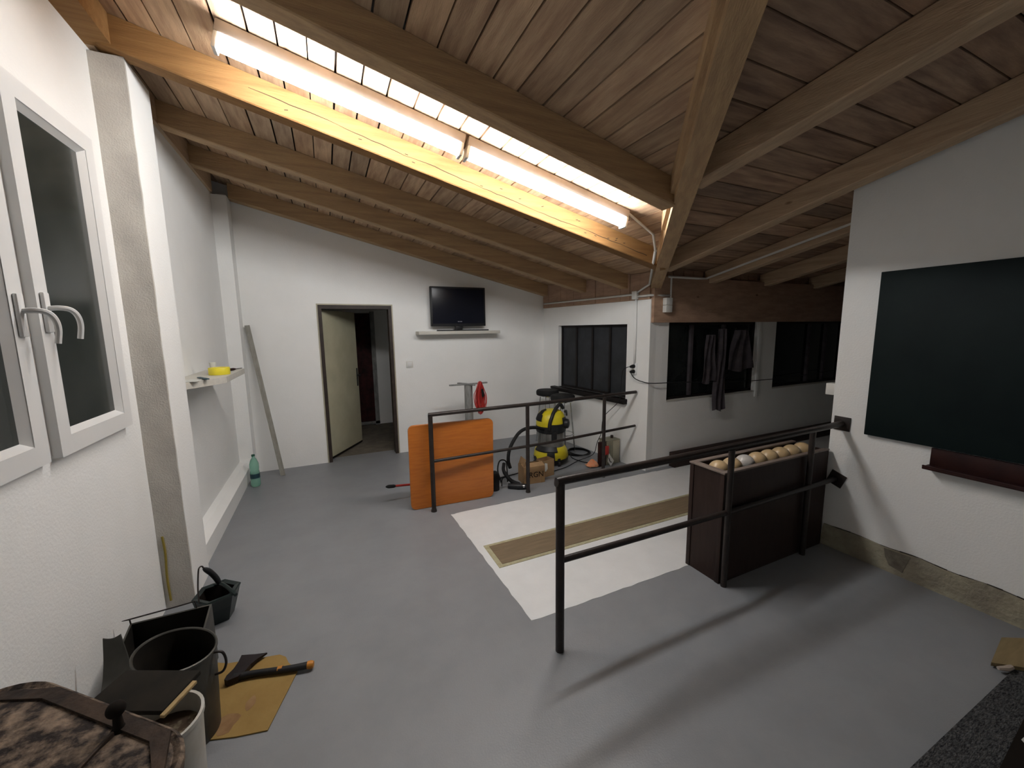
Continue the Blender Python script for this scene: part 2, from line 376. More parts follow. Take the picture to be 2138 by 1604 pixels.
# ceiling boards --------------------------------------------------------
def boards(name, cells, mname, zf, dirx):
    b = MB(); lay = b.bm.loops.layers.float_color.new('tint')
    for poly in cells:
        nf = len(b.bm.faces)
        vs = [b._v((x, y, zf(x, y)+.0)) for x, y in poly]; ws = [b._v((x, y, zf(x, y)+.02)) for x, y in poly]
        b._f(vs[::-1]); b._f(ws)
        for i in range(4): b._f([vs[i], vs[(i+1) % 4], ws[(i+1) % 4], ws[i]])
        k = random.uniform(.72, 1.12); w_ = random.uniform(-.05, .05)
        b.bm.faces.ensure_lookup_table()
        for f in b.bm.faces[nf:]:
            for l in f.loops: l[lay] = (k*(1+w_), k, k*(1-w_), 1)
    return b
cells = []; x = -1.2
while x < 3.34:
    wd = .135+random.uniform(-.012, .012); g = random.uniform(.006, .012)
    cells.append([(x+g, valY(x+g)), (x+wd, valY(x+wd)), (x+wd, 5.6), (x+g, 5.6)]); x += wd
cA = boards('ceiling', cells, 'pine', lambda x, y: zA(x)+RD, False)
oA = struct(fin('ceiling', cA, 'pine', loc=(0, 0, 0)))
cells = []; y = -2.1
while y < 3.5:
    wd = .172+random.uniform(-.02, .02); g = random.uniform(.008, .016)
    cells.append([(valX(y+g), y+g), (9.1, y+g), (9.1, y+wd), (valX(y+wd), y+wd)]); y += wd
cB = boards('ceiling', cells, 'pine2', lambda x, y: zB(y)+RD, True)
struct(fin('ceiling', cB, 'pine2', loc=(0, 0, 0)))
b = MB()   # dark roofing felt above the boards, seen only in the gaps
b.hexa([(-1.3, valY(-1.3), zA(-1.3)+RD+.03), (3.5, valY(3.5), zA(3.5)+RD+.03), (3.5, 5.7, zA(3.5)+RD+.03), (-1.3, 5.7, zA(-1.3)+RD+.03),
        (-1.3, valY(-1.3), zA(-1.3)+RD+.06), (3.5, valY(3.5), zA(3.5)+RD+.06), (3.5, 5.7, zA(3.5)+RD+.06), (-1.3, 5.7, zA(-1.3)+RD+.06)])
b.hexa([(valX(-2.2), -2.2, zB(-2.2)+RD+.03), (9.2, -2.2, zB(-2.2)+RD+.03), (9.2, 3.6, zB(3.6)+RD+.03), (valX(3.6), 3.6, zB(3.6)+RD+.03),
        (valX(-2.2), -2.2, zB(-2.2)+RD+.06), (9.2, -2.2, zB(-2.2)+RD+.06), (9.2, 3.6, zB(3.6)+RD+.06), (valX(3.6), 3.6, zB(3.6)+RD+.06)])
struct(fin('trim_3', b, 'void', loc=(0, 0, 3)))

# rafters -----------------------------------------------------------------
def rafterA(y1, x0, x1, label, wd=.11, sag=0, mt='beamX'):
    b = MB(); n = 12
    def f(i): return x0+(x1-x0)*i/n
    for i in range(n):
        a, c = f(i), f(i+1)
        ya = sag*math.sin(PI*i/n); yc = sag*math.sin(PI*(i+1)/n)
        e = .006
        # chamfered section
        def sec(x, dy):
            z = zA(x); return [(x, y1-wd+dy, z+e), (x, y1-wd+e+dy, z), (x, y1-e+dy, z), (x, y1+dy, z+e), (x, y1+dy, z+RD-.002), (x, y1-wd+dy, z+RD-.002)]
        A = [b._v(p) for p in sec(a, ya)]; B = [b._v(p) for p in sec(c, yc)]
        for j in range(6): b._f([A[j], A[(j+1) % 6], B[(j+1) % 6], B[j]])
        if i == 0: b._f(A[::-1])
        if i == n-1: b._f(B)
    o = fin('rafter', b, mt); tag(o, label, 'beam', 'sloping rafters under the plank ceiling'); return o
rafterA(.90, -.9, valX(.85)-.05, 'wooden ceiling rafter above the camera at top edge, nearest of the left slope')
rafterA(2.02, -.9, 2.0, 'dark-sided rafter between the bright tubes and the valley beam, left slope')
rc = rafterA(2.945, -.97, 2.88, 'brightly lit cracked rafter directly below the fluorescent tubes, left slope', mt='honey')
random.seed(21)
b = MB(); X0 = -.3; zz = .085
pp = []
for i in range(60):
    xx = X0+i*.05; zz += random.uniform(-.0055, .0045)-.0003*(i > 30); zz = min(.105, max(.05, zz)); pp.append((xx, 2.8345, zA(xx)+zz))
b.tube(pp, [.0012+.0012*abs(math.sin(i*.35)) for i in range(60)], 4)
for k in range(16):
    xx = random.uniform(-.2, 2.4); zq = random.uniform(.03, .13); b.tube([(xx, 2.8345, zA(xx)+zq), (xx+.02, 2.8345, zA(xx)+zq+random.uniform(-.006, .006))], .0022, 4)
fin('crack', b, 'void', rc)
rafterA(3.83, -.97, 3.26, 'brown rafter next beyond the brightly lit one, left slope')
rafterA(4.55, -.97, 3.2, 'shaded reddish rafter, second from the back wall, left slope')
rafterA(5.415, -.84, 3.1, 'reddish rafter lying against the top of the back wall', .12)
def rafterB(xa, ya, xb, yb, label, wd=.12):
    b = MB(); n = Vector((yb-ya, xa-xb, 0)).normalized()*wd/2
    P = [Vector((xa, ya, zB(ya))), Vector((xb, yb, zB(yb)))]
    q = [P[0]-n, P[0]+n, P[1]+n, P[1]-n]
    b.hexa([(v.x, v.y, v.z) for v in q]+[(v.x, v.y, v.z+RD-.002) for v in q])
    bmesh.ops.bevel(b.bm, geom=[e for e in b.bm.edges if abs((e.verts[0].co-e.verts[1].co).normalized().y) > .8], offset=.006, segments=1, affect='EDGES')
    o = fin('rafter', b, 'beamY'); tag(o, label, 'beam', 'sloping rafters under the plank ceiling')
rafterB(2.08, 1.83, 2.60, -1.9, 'wooden rafter right of the valley beam, reaching the top right corner')
rafterB(3.17, 3.1, 3.22, -1.9, 'wooden rafter running right beside the top of the chalkboard wall')
rafterB(4.15, 3.42, 4.2, 1.63, 'dark rafter below the slanting white conduit over the bowling wing')
rafterB(5.15, 3.42, 5.15, 1.63, 'dark rafter deep in the bowling wing, first beyond the conduit')
rafterB(6.2, 3.42, 6.2, 1.63, 'dark rafter deep in the bowling wing, farthest visible')
# valley beam
VANG = math.atan2(3.37-.91, 3.3-1.21)
def spin(o):   # turn the object's own axes along the beam so that the grain follows it
    o.data.transform(Matrix.Rotation(-VANG, 4, 'Z')); o.rotation_euler = (0, 0, VANG); return o
b = MB(); a = Vector((3.31, 3.39, 2.065)); c = Vector((-.6, valY(-.6)-.02, 0)); 
sl = (2.615-2.065)/(3.31-1.21); c.z = 2.065+sl*(3.31+.6)
dirv = Vector((a.x-c.x, a.y-c.y, 0)).normalized(); n = Vector((dirv.y, -dirv.x, 0))*.055; vn = n.copy(); va = a.copy(); vcn = c.copy()
q = [c-n, c+n, a+n, a-n]
b.hexa([tuple(v) for v in q]+[(v.x, v.y, v.z+.24) for v in q])
n2 = n*1.5
q = [c-n2, c-n, a-n, a-n2]
vb = spin(fin('valley_beam', b, 'beamX')); tag(vb, 'thick diagonal timber beam where the two ceiling slopes meet', 'beam')
b = MB(); n2 = n*1.45
aa = a.lerp(c, .24); c = c.lerp(a, .40); q = [c-n2, c-n, aa-n, aa-n2]
b.hexa([(v.x, v.y, v.z+.05) for v in q]+[(v.x, v.y, v.z+.24) for v in q])
tag(spin(fin('batten_strip', b, 'beamX')), 'thin split timber strip fixed along the left side of the diagonal beam', 'timber strip')
# plates
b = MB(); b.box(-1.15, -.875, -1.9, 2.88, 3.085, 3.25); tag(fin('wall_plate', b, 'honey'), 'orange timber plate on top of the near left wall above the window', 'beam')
b = MB(); b.box(-1.15, -.955, 2.88, 5.2, 3.085, 3.25); tag(fin('wall_plate', b, 'beamY'), 'dark timber plate on top of the recessed left wall beyond the pilaster', 'beam')
b = MB(); b.X = WM
n = 14
for i in range(n):
    x0 = .012+i*(LW-.02)/n; x1 = .012+(i+1)*(LW-.02)/n-random.choice((.002, .002, .006)); px = O+D*((x0+x1)/2)
    b.box(x0, x1, -.012+random.uniform(-.003, .003), .13, 1.957, zA(px.x)+RD-.004)
struct(fin('trim_4', b, 'beamD'))
b = MB(); b.bbox(3.262, 9.0, 3.355, 3.55, 1.70, 2.20, .006)
tag(fin('header_beam', b, 'beamD'), 'deep dark timber header above the bowling wing windows, its end showing at the corner', 'beam')
b = MB()
for i in range(36):
    x0 = 3.30+i*.16; b.box(x0, x0+.153, 3.44, 3.46, 2.20, zB(3.45)+RD+.02)
struct(fin('trim_5', b, 'beamD'))

# hall behind the door -------------------------------------------------------
b = MB(); b.box(-1.3, 2.2, 5.42, 7.6, -.1, -.002); struct(fin('floor', b, 'hallfloor'))
b = MB(); b.box(-1.3, 2.2, 7.35, 7.5, 0, 2.5); b.box(-1.3, -.9, 5.57, 7.35, 0, 2.5); b.box(1.6, 2.2, 5.57, 7.35, 0, 2.5); b.box(-1.3, 2.2, 5.575, 7.5, 2.5, 2.6)
struct(fin('wall_hall', b, 'wall'))
d1 = sthing('door_1', (.36, 5.45, 0))
b = MB()
for x0, x1 in ((-.07, -.03), (.75, .79)): b.box(x0, x1, 5.41, 5.55, 0, 1.97)
b.box(-.03, .75, 5.41, 5.55, 1.925, 1.97)
fin('door_frame', b, 'doorframe', d1)
b = MB()
for x0, x1 in ((-.085, -.07), (.79, .805)): b.box(x0, x1, 5.413, 5.425, 0, 1.985)
b.box(-.07, .79, 5.413, 5.425, 1.97, 1.985)
fin('grey_architrave', b, 'tin', d1)
hx, hy = -.025, 5.535; ex, ey = .39, 6.22; u = Vector((ex-hx, ey-hy, 0)).normalized(); nn = Vector((u.y, -u.x, 0))
LM = Matrix(((u.x, nn.x, 0, hx), (u.y, nn.y, 0, hy), (0, 0, 1, 0), (0, 0, 0, 1)))
b = MB(); b.X = LM; b.bbox(0, .80, -.04, 0, .035, 1.915, .003); lf = fin('door_leaf', b, 'doorleaf', d1)
b = MB(); b.X = LM; b.bbox(.745, .775, 0, .008, .86, 1.12, .003); b.tube([(.76, .005, 1.02), (.76, .05, 1.02), (.66, .052, 1.02)], .008, 8)
fin('door_handle', b, 'black', lf)
b = MB(); b.X = LM; b.box(0, .80, -.038, -.002, .01, .035); fin('door_sweep', b, 'ink', lf)
d2 = sthing('door_2', (.5, 7.33, 0))
b = MB(); b.box(-.1, .70, 7.325, 7.345, .07, 1.95); fin('red_panel', b, 'redpanel', d2)
b = MB(); b.box(.70, .77, 7.31, 7.345, 0, 1.98); b.box(-.18, .77, 7.31, 7.345, .02, .065); fin('door_frame', b, 'pale', d2)

# windows ---------------------------------------------------------------------
def sash(parent, x, ya, yb, z0, z1, st, proud):
    """white PVC sash: profiled ring, gasket and dark glass"""
    b = MB(); X1 = x; X0 = x-proud
    def ring(o0, o1, xa, xb):
        b.box(xa, xb, ya+o0, ya+o1, z0+o0, z1-o0); b.box(xa, xb, yb-o1, yb-o0, z0+o0, z1-o0)
        b.box(xa, xb, ya+o1, yb-o1, z0+o0, z0+o1); b.box(xa, xb, ya+o1, yb-o1, z1-o1, z1-o0)
    ring(0, st, X0, X1)
    # sloping glazing bead
    i0, i1 = st, st+.022
    P = lambda yy, zz, xx: (xx, yy, zz)
    o = [(ya+i0, z0+i0), (yb-i0, z0+i0), (yb-i0, z1-i0), (ya+i0, z1-i0)]; q = [(ya+i1, z0+i1), (yb-i1, z0+i1), (yb-i1, z1-i1), (ya+i1, z1-i1)]
    for k in range(4):
        a, c = o[k], o[(k+1) % 4]; d, e = q[(k+1) % 4], q[k]
        b._f([b._v((X1-.002, *a)), b._v((X1-.002, *c)), b._v((X1-.028, *d)), b._v((X1-.028, *e))])
    s = fin('window_sash', b, 'pvc', parent)
    b = MB(); b.box(X1-.04, X1-.027, ya+i0-.01, yb-i0+.01, z0+i0-.01, z1-i0+.01); fin('window_pane', b, 'glass1', s)
    return s
wn = sthing('window_1', (-1.0, 2.0, WZ0))
b = MB()
b.box(-1.06, -.99, WY0, WY0+.03, WZ0, WZ1); b.box(-1.06, -.99, WY1-.03, WY1, WZ0, WZ1)
b.box(-1.06, -.99, WY0, WY1, WZ0, WZ0+.03); b.box(-1.06, -.99, WY0, WY1, WZ1-.03, WZ1)
fin('window_frame', b, 'pvc', wn)
s1 = sash(wn, -.955, 2.085, 2.705, 1.18, 2.575, .075, .05)
s2 = sash(wn, -.965, 1.36, 2.035, 1.18, 2.575, .075, .05)
b = MB(); b.box(-1.02, -.985, 2.02, 2.10, 1.19, 2.565); fin('meeting_stile', b, 'pvc', wn)
def handle(par, x, y, z):
    b = MB(); b.bbox(x, x+.014, y-.017, y+.017, z-.09, z+.06, .005)
    b.tube(smooth([(x+.01, y, z), (x+.045, y, z+.002), (x+.070, y+.010, z-.005), (x+.080, y+.025, z-.028), (x+.080, y+.036, z-.065), (x+.072, y+.038, z-.115)], 5), .0095, 8)
    fin('window_handle', b, 'pvc', par)
handle(s1, -.955, 2.122, 1.75); handle(s2, -.965, 1.995, 1.735)
# window in the side wall: four dark upright glazing strips in a dark frame
w2 = sthing('window_2', tuple(WM @ Vector((1, .08, wz0))))
b = MB(); b.X = WM
for k in range(5):
    xx = w0+.01+k*(w1-w0-.02)/4; b.box(max(w0, xx-.016), min(w1, xx+.016), .055, .09, wz0, wz1)
b.box(w0, w1, .055, .09, wz1-.03, wz1); b.box(w0, w1, .055, .09, wz0, wz0+.03)
fin('window_frame', b, 'winframe', w2)
for k in range(4):
    b = MB(); b.X = WM; x0 = w0+.024+k*(w1-w0-.02)/4; b.box(x0, x0+(w1-w0-.02)/4-.03, .07, .08, wz0+.03, wz1-.03); fin('window_pane', b, 'plate', w2)
b = MB(); b.X = WM; b.bbox(w0-.03, w1+.10, -.075, .055, wz0-.035, wz0, .005); b.bbox(w0-.03, w1+.10, -.06, -.002, wz0-.06, wz0-.035, .003)
fin('window_sill', b, 'winframe', w2)
def farwin(nm, xa, xb, z0, z1, bars):
    o = sthing(nm, ((xa+xb)/2, 3.5, z0))
    b = MB(); b.box(xa, xb, 3.44, 3.47, z1-.03, z1); b.box(xa, xb, 3.44, 3.47, z0, z0+.04); b.box(xa, xa+.04, 3.44, 3.47, z0, z1); b.box(xb-.04, xb, 3.44, 3.47, z0, z1)
    fin('window_frame', b, 'winframe', o)
    for x in bars:
        b = MB(); b.box(x-.02, x+.02, 3.43, 3.47, z0+.04, z1-.03); fin('window_mullion', b, 'cloth', o)
    b = MB(); b.box(xa+.03, xb-.03, 3.465, 3.475, z0+.03, z1-.02); fin('window_pane', b, 'glass', o)
    b = MB(); b.box(xa, xb, 3.395, 3.44, z0-.004, z0+.012); fin('window_sill', b, 'rough', o)
farwin('window_3', 3.54, 5.09, .79, 1.70, (3.95, 4.5)); farwin('window_4', 5.47, 7.15, .80, 1.70, (6.3, 6.7))
b = MB(); b.bbox(5.10, 5.17, 3.385, 3.40, .72, 1.70, .003); struct(fin('trim_6', b, 'wall'))

# ------------------------------------------------------------------ fluorescent lights
def light(xa, xb, label):
    sl = math.atan(S1); L = (xb-xa)/math.cos(sl)
    z0 = zA(xa)
    t = thing('fluorescent_light', (xa, 2.48, z0+RD), label, 'light', 'fluorescent batten lights on the ceiling')
    R = Matrix.Translation((xa, 2.48, z0+RD)) @ Matrix.Rotation(sl, 4, 'Y')
    b = MB(); b.X = R; b.bbox(.004, L-.004, -.034, .066, -.062, -.003, .006); fin('housing', b, 'housing', t)
    b = MB(); b.X = R
    ring = []
    for xx in (.028, L-.028):
        ring.append([b._v((xx, -.004+.034*math.cos(a), -.097+.034*math.sin(a))) for a in [2*PI*j/20 for j in range(20)]])
    for j in range(20): b._f([ring[0][j], ring[0][(j+1) % 20], ring[1][(j+1) % 20], ring[1][j]], True)
    b._f(ring[0][::-1]); b._f(ring[1])
    fin('diffuser', b, 'tube', t)
    for xx in (.006, L-.026):
        b = MB(); b.X = R; b.bbox(xx, xx+.02, -.038, .038, -.136, -.060, .006); fin('end_cap', b, 'trunk', t)
light(-.37, .855, 'upper left of the two glowing fluorescent batten lights on the planks')
light(.865, 2.12, 'lower right of the two glowing fluorescent batten lights, nearer the diagonal beam')

# ------------------------------------------------------------------ cable trunking
def trunkset(name, segs, label, r=.011, mt='trunk'):
    b = MB()
    for p in segs: b.tube(p, r*1.15, 4)
    tag(fin(name, b, mt), label, 'conduit')
a, c, n = va, vcn, vn
zl = zA(2.3)+RD-.012
pA = Vector((2.12, 2.48, zA(2.12)+RD-.012)); 
pv = a.lerp(c, .20)-n*1.25; pv1 = Vector((pv.x, pv.y, pv.z+.05))
pv2 = a.lerp(c, .015)-n*1.25; pv2 = Vector((pv2.x, pv2.y, pv2.z+.03))
pB = a.lerp(c, .185)-n*1.7
trunkset('cable_trunking', [[pA, (pB.x-.03, pB.y, zA(pB.x)+RD-.02), (pB.x, pB.y, pB.z+.02)], [(pB.x, pB.y, pB.z+.02), tuple(pv2)]],
         'thin white cable trunking running from the tubes down the side of the diagonal beam')
wp = lambda t_, y_, z_: WM @ Vector((t_, y_, z_))
trunkset('cable_trunking', [[wp(LW-.05, -.025, 2.02), wp(.22, -.025, 2.02)], [pv2, wp(.22, -.025, 2.02)]],
         'white horizontal trunking along the timber above the side wall window')
trunkset('cable_trunking', [[wp(.20, -.012, 1.98), wp(.20, -.012, 1.20)]], 'vertical white trunking from junction box down to the wall socket', r=.016, mt='wall')
trunkset('cable_trunking', [[wp(.20, -.025, 1.995), wp(-.01, -.03, 1.995), (3.47, 3.34, 1.995)]], 'short white trunking bent around the corner to the switch box')
trunkset('cable_trunking', [[(3.49, 3.345, 1.97), (3.49, 3.345, 2.19)], [(3.44, 3.34, 2.195), (3.9, 3.34, 2.195), (3.98, 3.3, zB(3.3)+.03), (4.07, 1.65, zB(1.65)+.04)]],
         'long white conduit slanting up the ceiling over the bowling wing')
b = MB(); b.X = WM; b.bbox(.165, .235, -.05, -.01, 1.965, 2.055, .004); tag(fin('junction_box', b, 'trunk'), 'small white junction box where the trunkings meet', 'junction box')
t = thing('switch_box', (3.42, 3.34, 1.81), 'two stacked white electric boxes on the dark timber header', 'switch')
for z in (1.81, 1.89):
    b = MB(); b.bbox(3.385, 3.475, 3.30, 3.354, z, z+.077, .004); fin('box_unit', b, 'trunk', t)
t = thing('light_switch', (.99, 5.41, 1.20), 'square white light switch beside the open door', 'switch')
b = MB(); b.bbox(.945, 1.035, 5.408, 5.419, 1.155, 1.245, .003); fin('plate', b, 'trunk', t)
b = MB(); b.bbox(.962, 1.018, 5.402, 5.409, 1.172, 1.228, .002); fin('rocker', b, 'pvc', t)
t = thing('wall_socket', (3.31, 1.58, 1.14), 'pale socket box on the edge of the right wall at the wing opening', 'socket')
b = MB(); b.bbox(3.335, 3.40, 1.62, 1.68, 1.14, 1.225, .004); fin('box_unit', b, 'trunk', t)
t = thing('wall_socket', tuple(wp(.2, -.01, 1.13)), 'small white wall socket with two black plugs beside the side window', 'socket')
b = MB(); b.X = WM; b.bbox(.165, .235, -.018, -.001, 1.11, 1.24, .004); fin('plate', b, 'wall', t)
t = thing('plug_cable', tuple(wp(.2, -.05, 1.0)), 'black plugs with long black cable sagging across to the bowling wing', 'cable')
for z in (1.205, 1.145):
    b = MB(); b.X = WM; b.tube([(.2, -.018, z), (.2, -.045, z), (.215, -.068, z-.005)], [.022, .02, .012], 10); fin('plug', b, 'rubber', t)
b = MB(); b.tube(smooth([wp(.205, -.07, 1.14), wp(.15, -.06, 1.075), wp(.06, -.03, 1.04), (3.30, 3.36, 1.025), (3.7, 3.37, 1.01), (4.4, 3.365, .965), (5.1, 3.365, .94), (5.8, 3.37, .94), (7.0, 3.37, .98)]), .005, 6)
fin('cable', b, 'rubber', t)
b = MB(); b.tube(smooth([wp(.215, -.07, 1.2), wp(.26, -.06, 1.19), wp(.31, -.085, 1.14), wp(.33, -.085, .95), wp(.355, -.085, .78), (3.08, 3.95, .55), (3.02, 3.92, .36), (2.93, 3.88, .26), (2.9, 3.92, .1), (2.75, 4.02, .012), (2.5, 3.9, .008), (2.3, 3.85, .008)]), .004, 6)
fin('cable', b, 'rubber', t)

# ------------------------------------------------------------------ television and shelves
b = MB(); b.bbox(1.09, 2.235, 5.22, 5.418, 1.592, 1.635, .003); tag(fin('wall_shelf', b, 'shelf'), 'long pale floating shelf carrying the television on the back wall', 'shelf')
t = thing('television', (1.65, 5.32, 1.636), 'black flat screen television standing on the wall shelf', 'television')
b = MB(); b.bbox(1.275, 2.045, 5.29, 5.34, 1.70, 2.222, .006); b.bbox(1.40, 1.92, 5.34, 5.38, 1.78, 2.14, .015); fin('casing', b, 'black', t)
b = MB(); b.box(1.298, 2.022, 5.2885, 5.2905, 1.735, 2.198); fin('screen', b, 'screen', t)
b = MB(); b.box(1.64, 1.665, 5.287, 5.289, 1.757, 1.766); b.box(1.672, 1.70, 5.287, 5.289, 1.757, 1.766); fin('badge', b, 'tvgrey', t)
b = MB(); b.bbox(1.61, 1.71, 5.30, 5.335, 1.65, 1.72, .006); b.prism([(1.34, 5.23), (1.36, 5.225), (1.96, 5.235), (2.08, 5.27), (1.96, 5.36), (1.36, 5.36)], 1.6365, 1.652); fin('stand', b, 'black', t)
b = MB(); b.prism([(-.979, 3.235), (-.86, 3.24), (-.72, 3.47), (-.69, 3.55), (-.69, 4.27), (-.979, 4.27)], 1.285, 1.33)
tag(fin('corner_shelf', b, 'shelf'), 'small pale shelf with a cut corner in the left wall recess', 'shelf')
t = thing('tape_roll', (-.77, 3.77, 1.33), 'thick yellow tape roll lying on the recess shelf', 'tape')
b = MB(); b.lathe([(.045, 1.331), (.068, 1.331), (.07, 1.34), (.07, 1.38), (.067, 1.386), (.045, 1.386), (.043, 1.38), (.043, 1.335), (.045, 1.331)], (-.77, 3.75), 28, cap=False); fin('tape_band', b, 'tape', t)
b = MB(); b.lathe([(.012, 1.331), (.02, 1.36), (.024, 1.42), (.022, 1.42), (.010, 1.34)], (-.83, 3.86), 18); tag(fin('small_glass', b, 'paper'), 'small clear cup behind the yellow tape on the recess shelf', 'cup')
t = thing('screwdriver', (-.74, 4.1, 1.33), 'dark screwdriver lying at the far end of the recess shelf', 'screwdriver')
b = MB(); b.tube([(-.78, 4.0, 1.342), (-.76, 4.04, 1.342), (-.74, 4.08, 1.342), (-.73, 4.11, 1.341)], [.007, .011, .011, .007], 8); fin('grip', b, 'tray', t)
b = MB(); b.tube([(-.73, 4.11, 1.341), (-.70, 4.22, 1.338)], .0035, 6); fin('shaft', b, 'steel', t)
b = MB(); b.box(-.90, -.80, 3.27, 3.42, 1.3305, 1.333); tag(fin('paper_sheet', b, 'paper'), 'white paper sheet lying at the near end of the recess shelf', 'paper')
b = MB(); b.X = Matrix.Translation((-.80, 3.42, 1.334)) @ Matrix.Rotation(.5, 4, 'Z'); b.bbox(-.012, .012, -.09, .09, 0, .008, .003); tag(fin('marker_pen', b, 'label'), 'dark flat pencil beside the white paper on the recess shelf', 'pencil')

# leaning board, bottle
b = MB(); p0, p1 = Vector((-.565, 5.16, .0)), Vector((-.80, 5.375, 1.73)); ax = (p1-p0).normalized(); sd = Vector((1, .15, 0)); sd = (sd-ax*sd.dot(ax)).normalized(); th = ax.cross(sd)
q = [p0-sd*.025-th*.01, p0+sd*.025-th*.01, p0+sd*.025+th*.01, p0-sd*.025+th*.01]; q2 = [v+(p1-p0) for v in q]
for v in q: v.z = max(v.z, 0.002)
b.hexa([tuple(v) for v in q+q2]); tag(fin('leaning_board', b, 'greywood'), 'narrow grey board leaning in the back left corner', 'board')
t = thing('water_bottle', (-.80, 4.93, 0), 'green plastic water bottle standing on the floor in the left corner', 'bottle')
bc = (-.80, 4.93)
b = MB(); b.lathe([(.0, .003), (.038, .003), (.046, .02), (.046, .07), (.043, .08), (.046, .09), (.046, .15), (.041, .18), (.045, .21), (.044, .25), (.03, .295), (.014, .32), (.014, .335)], bc, 24); fin('bottle_body', b, 'green', t)
b = MB(); b.lathe([(.0468, .095), (.0468, .145)], bc, 24, cap=False); fin('label_band', b, 'label', t)
b = MB(); b.lathe([(.017, .334), (.017, .352), (.0, .353)], bc, 16); fin('cap', b, 'gcap', t)

# ------------------------------------------------------------------ railings
def rail(name, segs, mt='steel', r=.021):
    b = MB()
    for p in segs: b.tube(p, r, 12)
    return b
t = thing('railing', (2.1, 1.59, 0), 'near dark steel pipe railing fixed to the right wall by square plates', 'railing')
b = MB(); b.tube([(.985, 1.59, 0), (.985, 1.59, .90)], .0225, 14); fin('post', b, 'steel', t)
b = MB(); b.tube(smooth([(.985, 1.59, .885), (.99, 1.59, .905), (1.01, 1.59, .915), (1.6, 1.585, .915), (3.315, 1.55, .945)], 4), .0215, 14); fin('top_rail', b, 'steel', t)
b = MB(); b.tube([(.99, 1.59, .50), (2.2, 1.585, .495), (3.315, 1.555, .53)], .017, 12); fin('middle_rail', b, 'steel', t)
for x, z in ((2.2, .905), (3.03, .92)):
    b = MB(); b.tube([(x, 1.577, 0), (x, 1.577, z)], .0185, 12); fin('post', b, 'steel', t)
for z, rt in ((.945, .02), (.53, .35)):
    b = MB(); b.X = Matrix.Translation((3.3255, 1.55, z)) @ Matrix.Rotation(rt, 4, 'X'); b.bbox(-.004, .004, -.05, .05, -.05, .05, .001); fin('wall_plate', b, 'steel', t)
t = thing('railing', (2, 3.46, 0), 'far dark steel pipe railing in front of the vacuum cleaner and orange panel', 'railing')
for x, r in ((.79, .021), (1.76, .019), (2.70, .019)):
    b = MB(); b.tube([(x, 3.46, 0), (x, 3.46, .905)], r, 12); b.lathe([(r+.006, 0), (r+.005, .012), (r, .03)], (x, 3.46), 14, cap=False); fin('post', b, 'steel', t)
b = MB(); b.tube([(.775, 3.46, .905), (2.0, 3.465, .908), (3.21, 3.54, .91)], .0185, 12); fin('top_rail', b, 'steel', t)
b = MB(); b.tube([(.79, 3.46, .475), (2.0, 3.465, .485), (3.21, 3.54, .51)], .0145, 12); fin('middle_rail', b, 'steel', t)

# ------------------------------------------------------------------ orange tabletop leaning on the rail
b = MB(); W, Hh, R_ = .80, .80, .05; poly = []
for cx, cz, a0 in ((W/2-R_, R_, -PI/2), (W/2-R_, Hh-R_, 0), (-W/2+R_, Hh-R_, PI/2), (-W/2+R_, R_, PI)):
    for k in range(7): an = a0+k*PI/12; poly.append((cx+R_*math.cos(an), cz+R_*math.sin(an)))
th_ = .03
b.X = Matrix.Translation((1.005, 3.555, .004)) @ Matrix.Rotation(math.radians(-3.2), 4, 'Z') @ Matrix.Rotation(math.radians(2.0), 4, 'X')
b.prism(poly, -th_/2, th_/2, 'y')
bmesh.ops.bevel(b.bm, geom=[e for e in b.bm.edges if len(e.link_faces) == 2 and e.calc_face_angle(0) > 1.2], offset=.004, segments=2, affect='EDGES')
tag(fin('wooden_panel', b, 'orange'), 'square orange wood panel with rounded corners leaning behind the railing', 'panel')

# pedestal with arms
px_, py_ = 1.60, 4.80
t = thing('table_pedestal', (px_, py_, 0), 'scratched grey metal table pedestal with four bare arms on top', 'table base')
b = MB(); b.tube([(px_, py_, .02), (px_, py_, .95)], .052, 20); fin('column', b, 'pale', t)
b = MB(); b.lathe([(.0, .0), (.21, 0), (.21, .012), (.07, .035), (.05, .06)], (px_, py_), 30); fin('base_plate', b, 'pale', t)
for k, an in enumerate((.15, PI-.05, PI/2+.5, -PI/2+.3)):
    L = (.26, .23, .17, .12)[k]
    b = MB(); dx, dy = math.cos(an), math.sin(an)
    b.X = Matrix.Translation((px_, py_, .95)) @ Matrix.Rotation(an, 4, 'Z')
    b.bbox(0, L, -.011, .011, .002, .022, .003); b.lathe([(.018, .004), (.018, .02)], (L, 0), 12); fin('arm', b, 'pale', t)
b = MB()
cx = px_+.15; cyy = py_-.035
for k in range(20):
    sxx = random.uniform(.12, 1.15); dz = random.uniform(-.05, .04); oy = random.uniform(-.035, .03); ox = random.uniform(-.02, .02)
    pts = []
    for j in range(22):
        an = 2*PI*j/22; z = math.cos(an); x = math.sin(an)
        wdt = .068*sxx*(1-.55*max(0, z)**1.2)
        pts.append((cx+ox*(.3 if z > .3 else 1)+x*wdt, cyy+oy*(1-.3*z)+.012*math.sin(an*2+k), .80+dz*(1-z)/2+z*.19-(.0 if z > 0 else 0)))
    b.tube(pts, .0048, 6, closed=True)
b2 = b
co = fin('extension_cord', b2, 'redcable'); tag(co, 'bundle of red extension cord hanging from the pedestal arm', 'cord')
b = MB(); b.tube([(cx+.005, cyy-.05, .90), (cx+.015, cyy-.055, .82), (cx+.01, cyy-.052, .80)], [.012, .018, .012], 10); fin('plug', b, 'rubber', co)

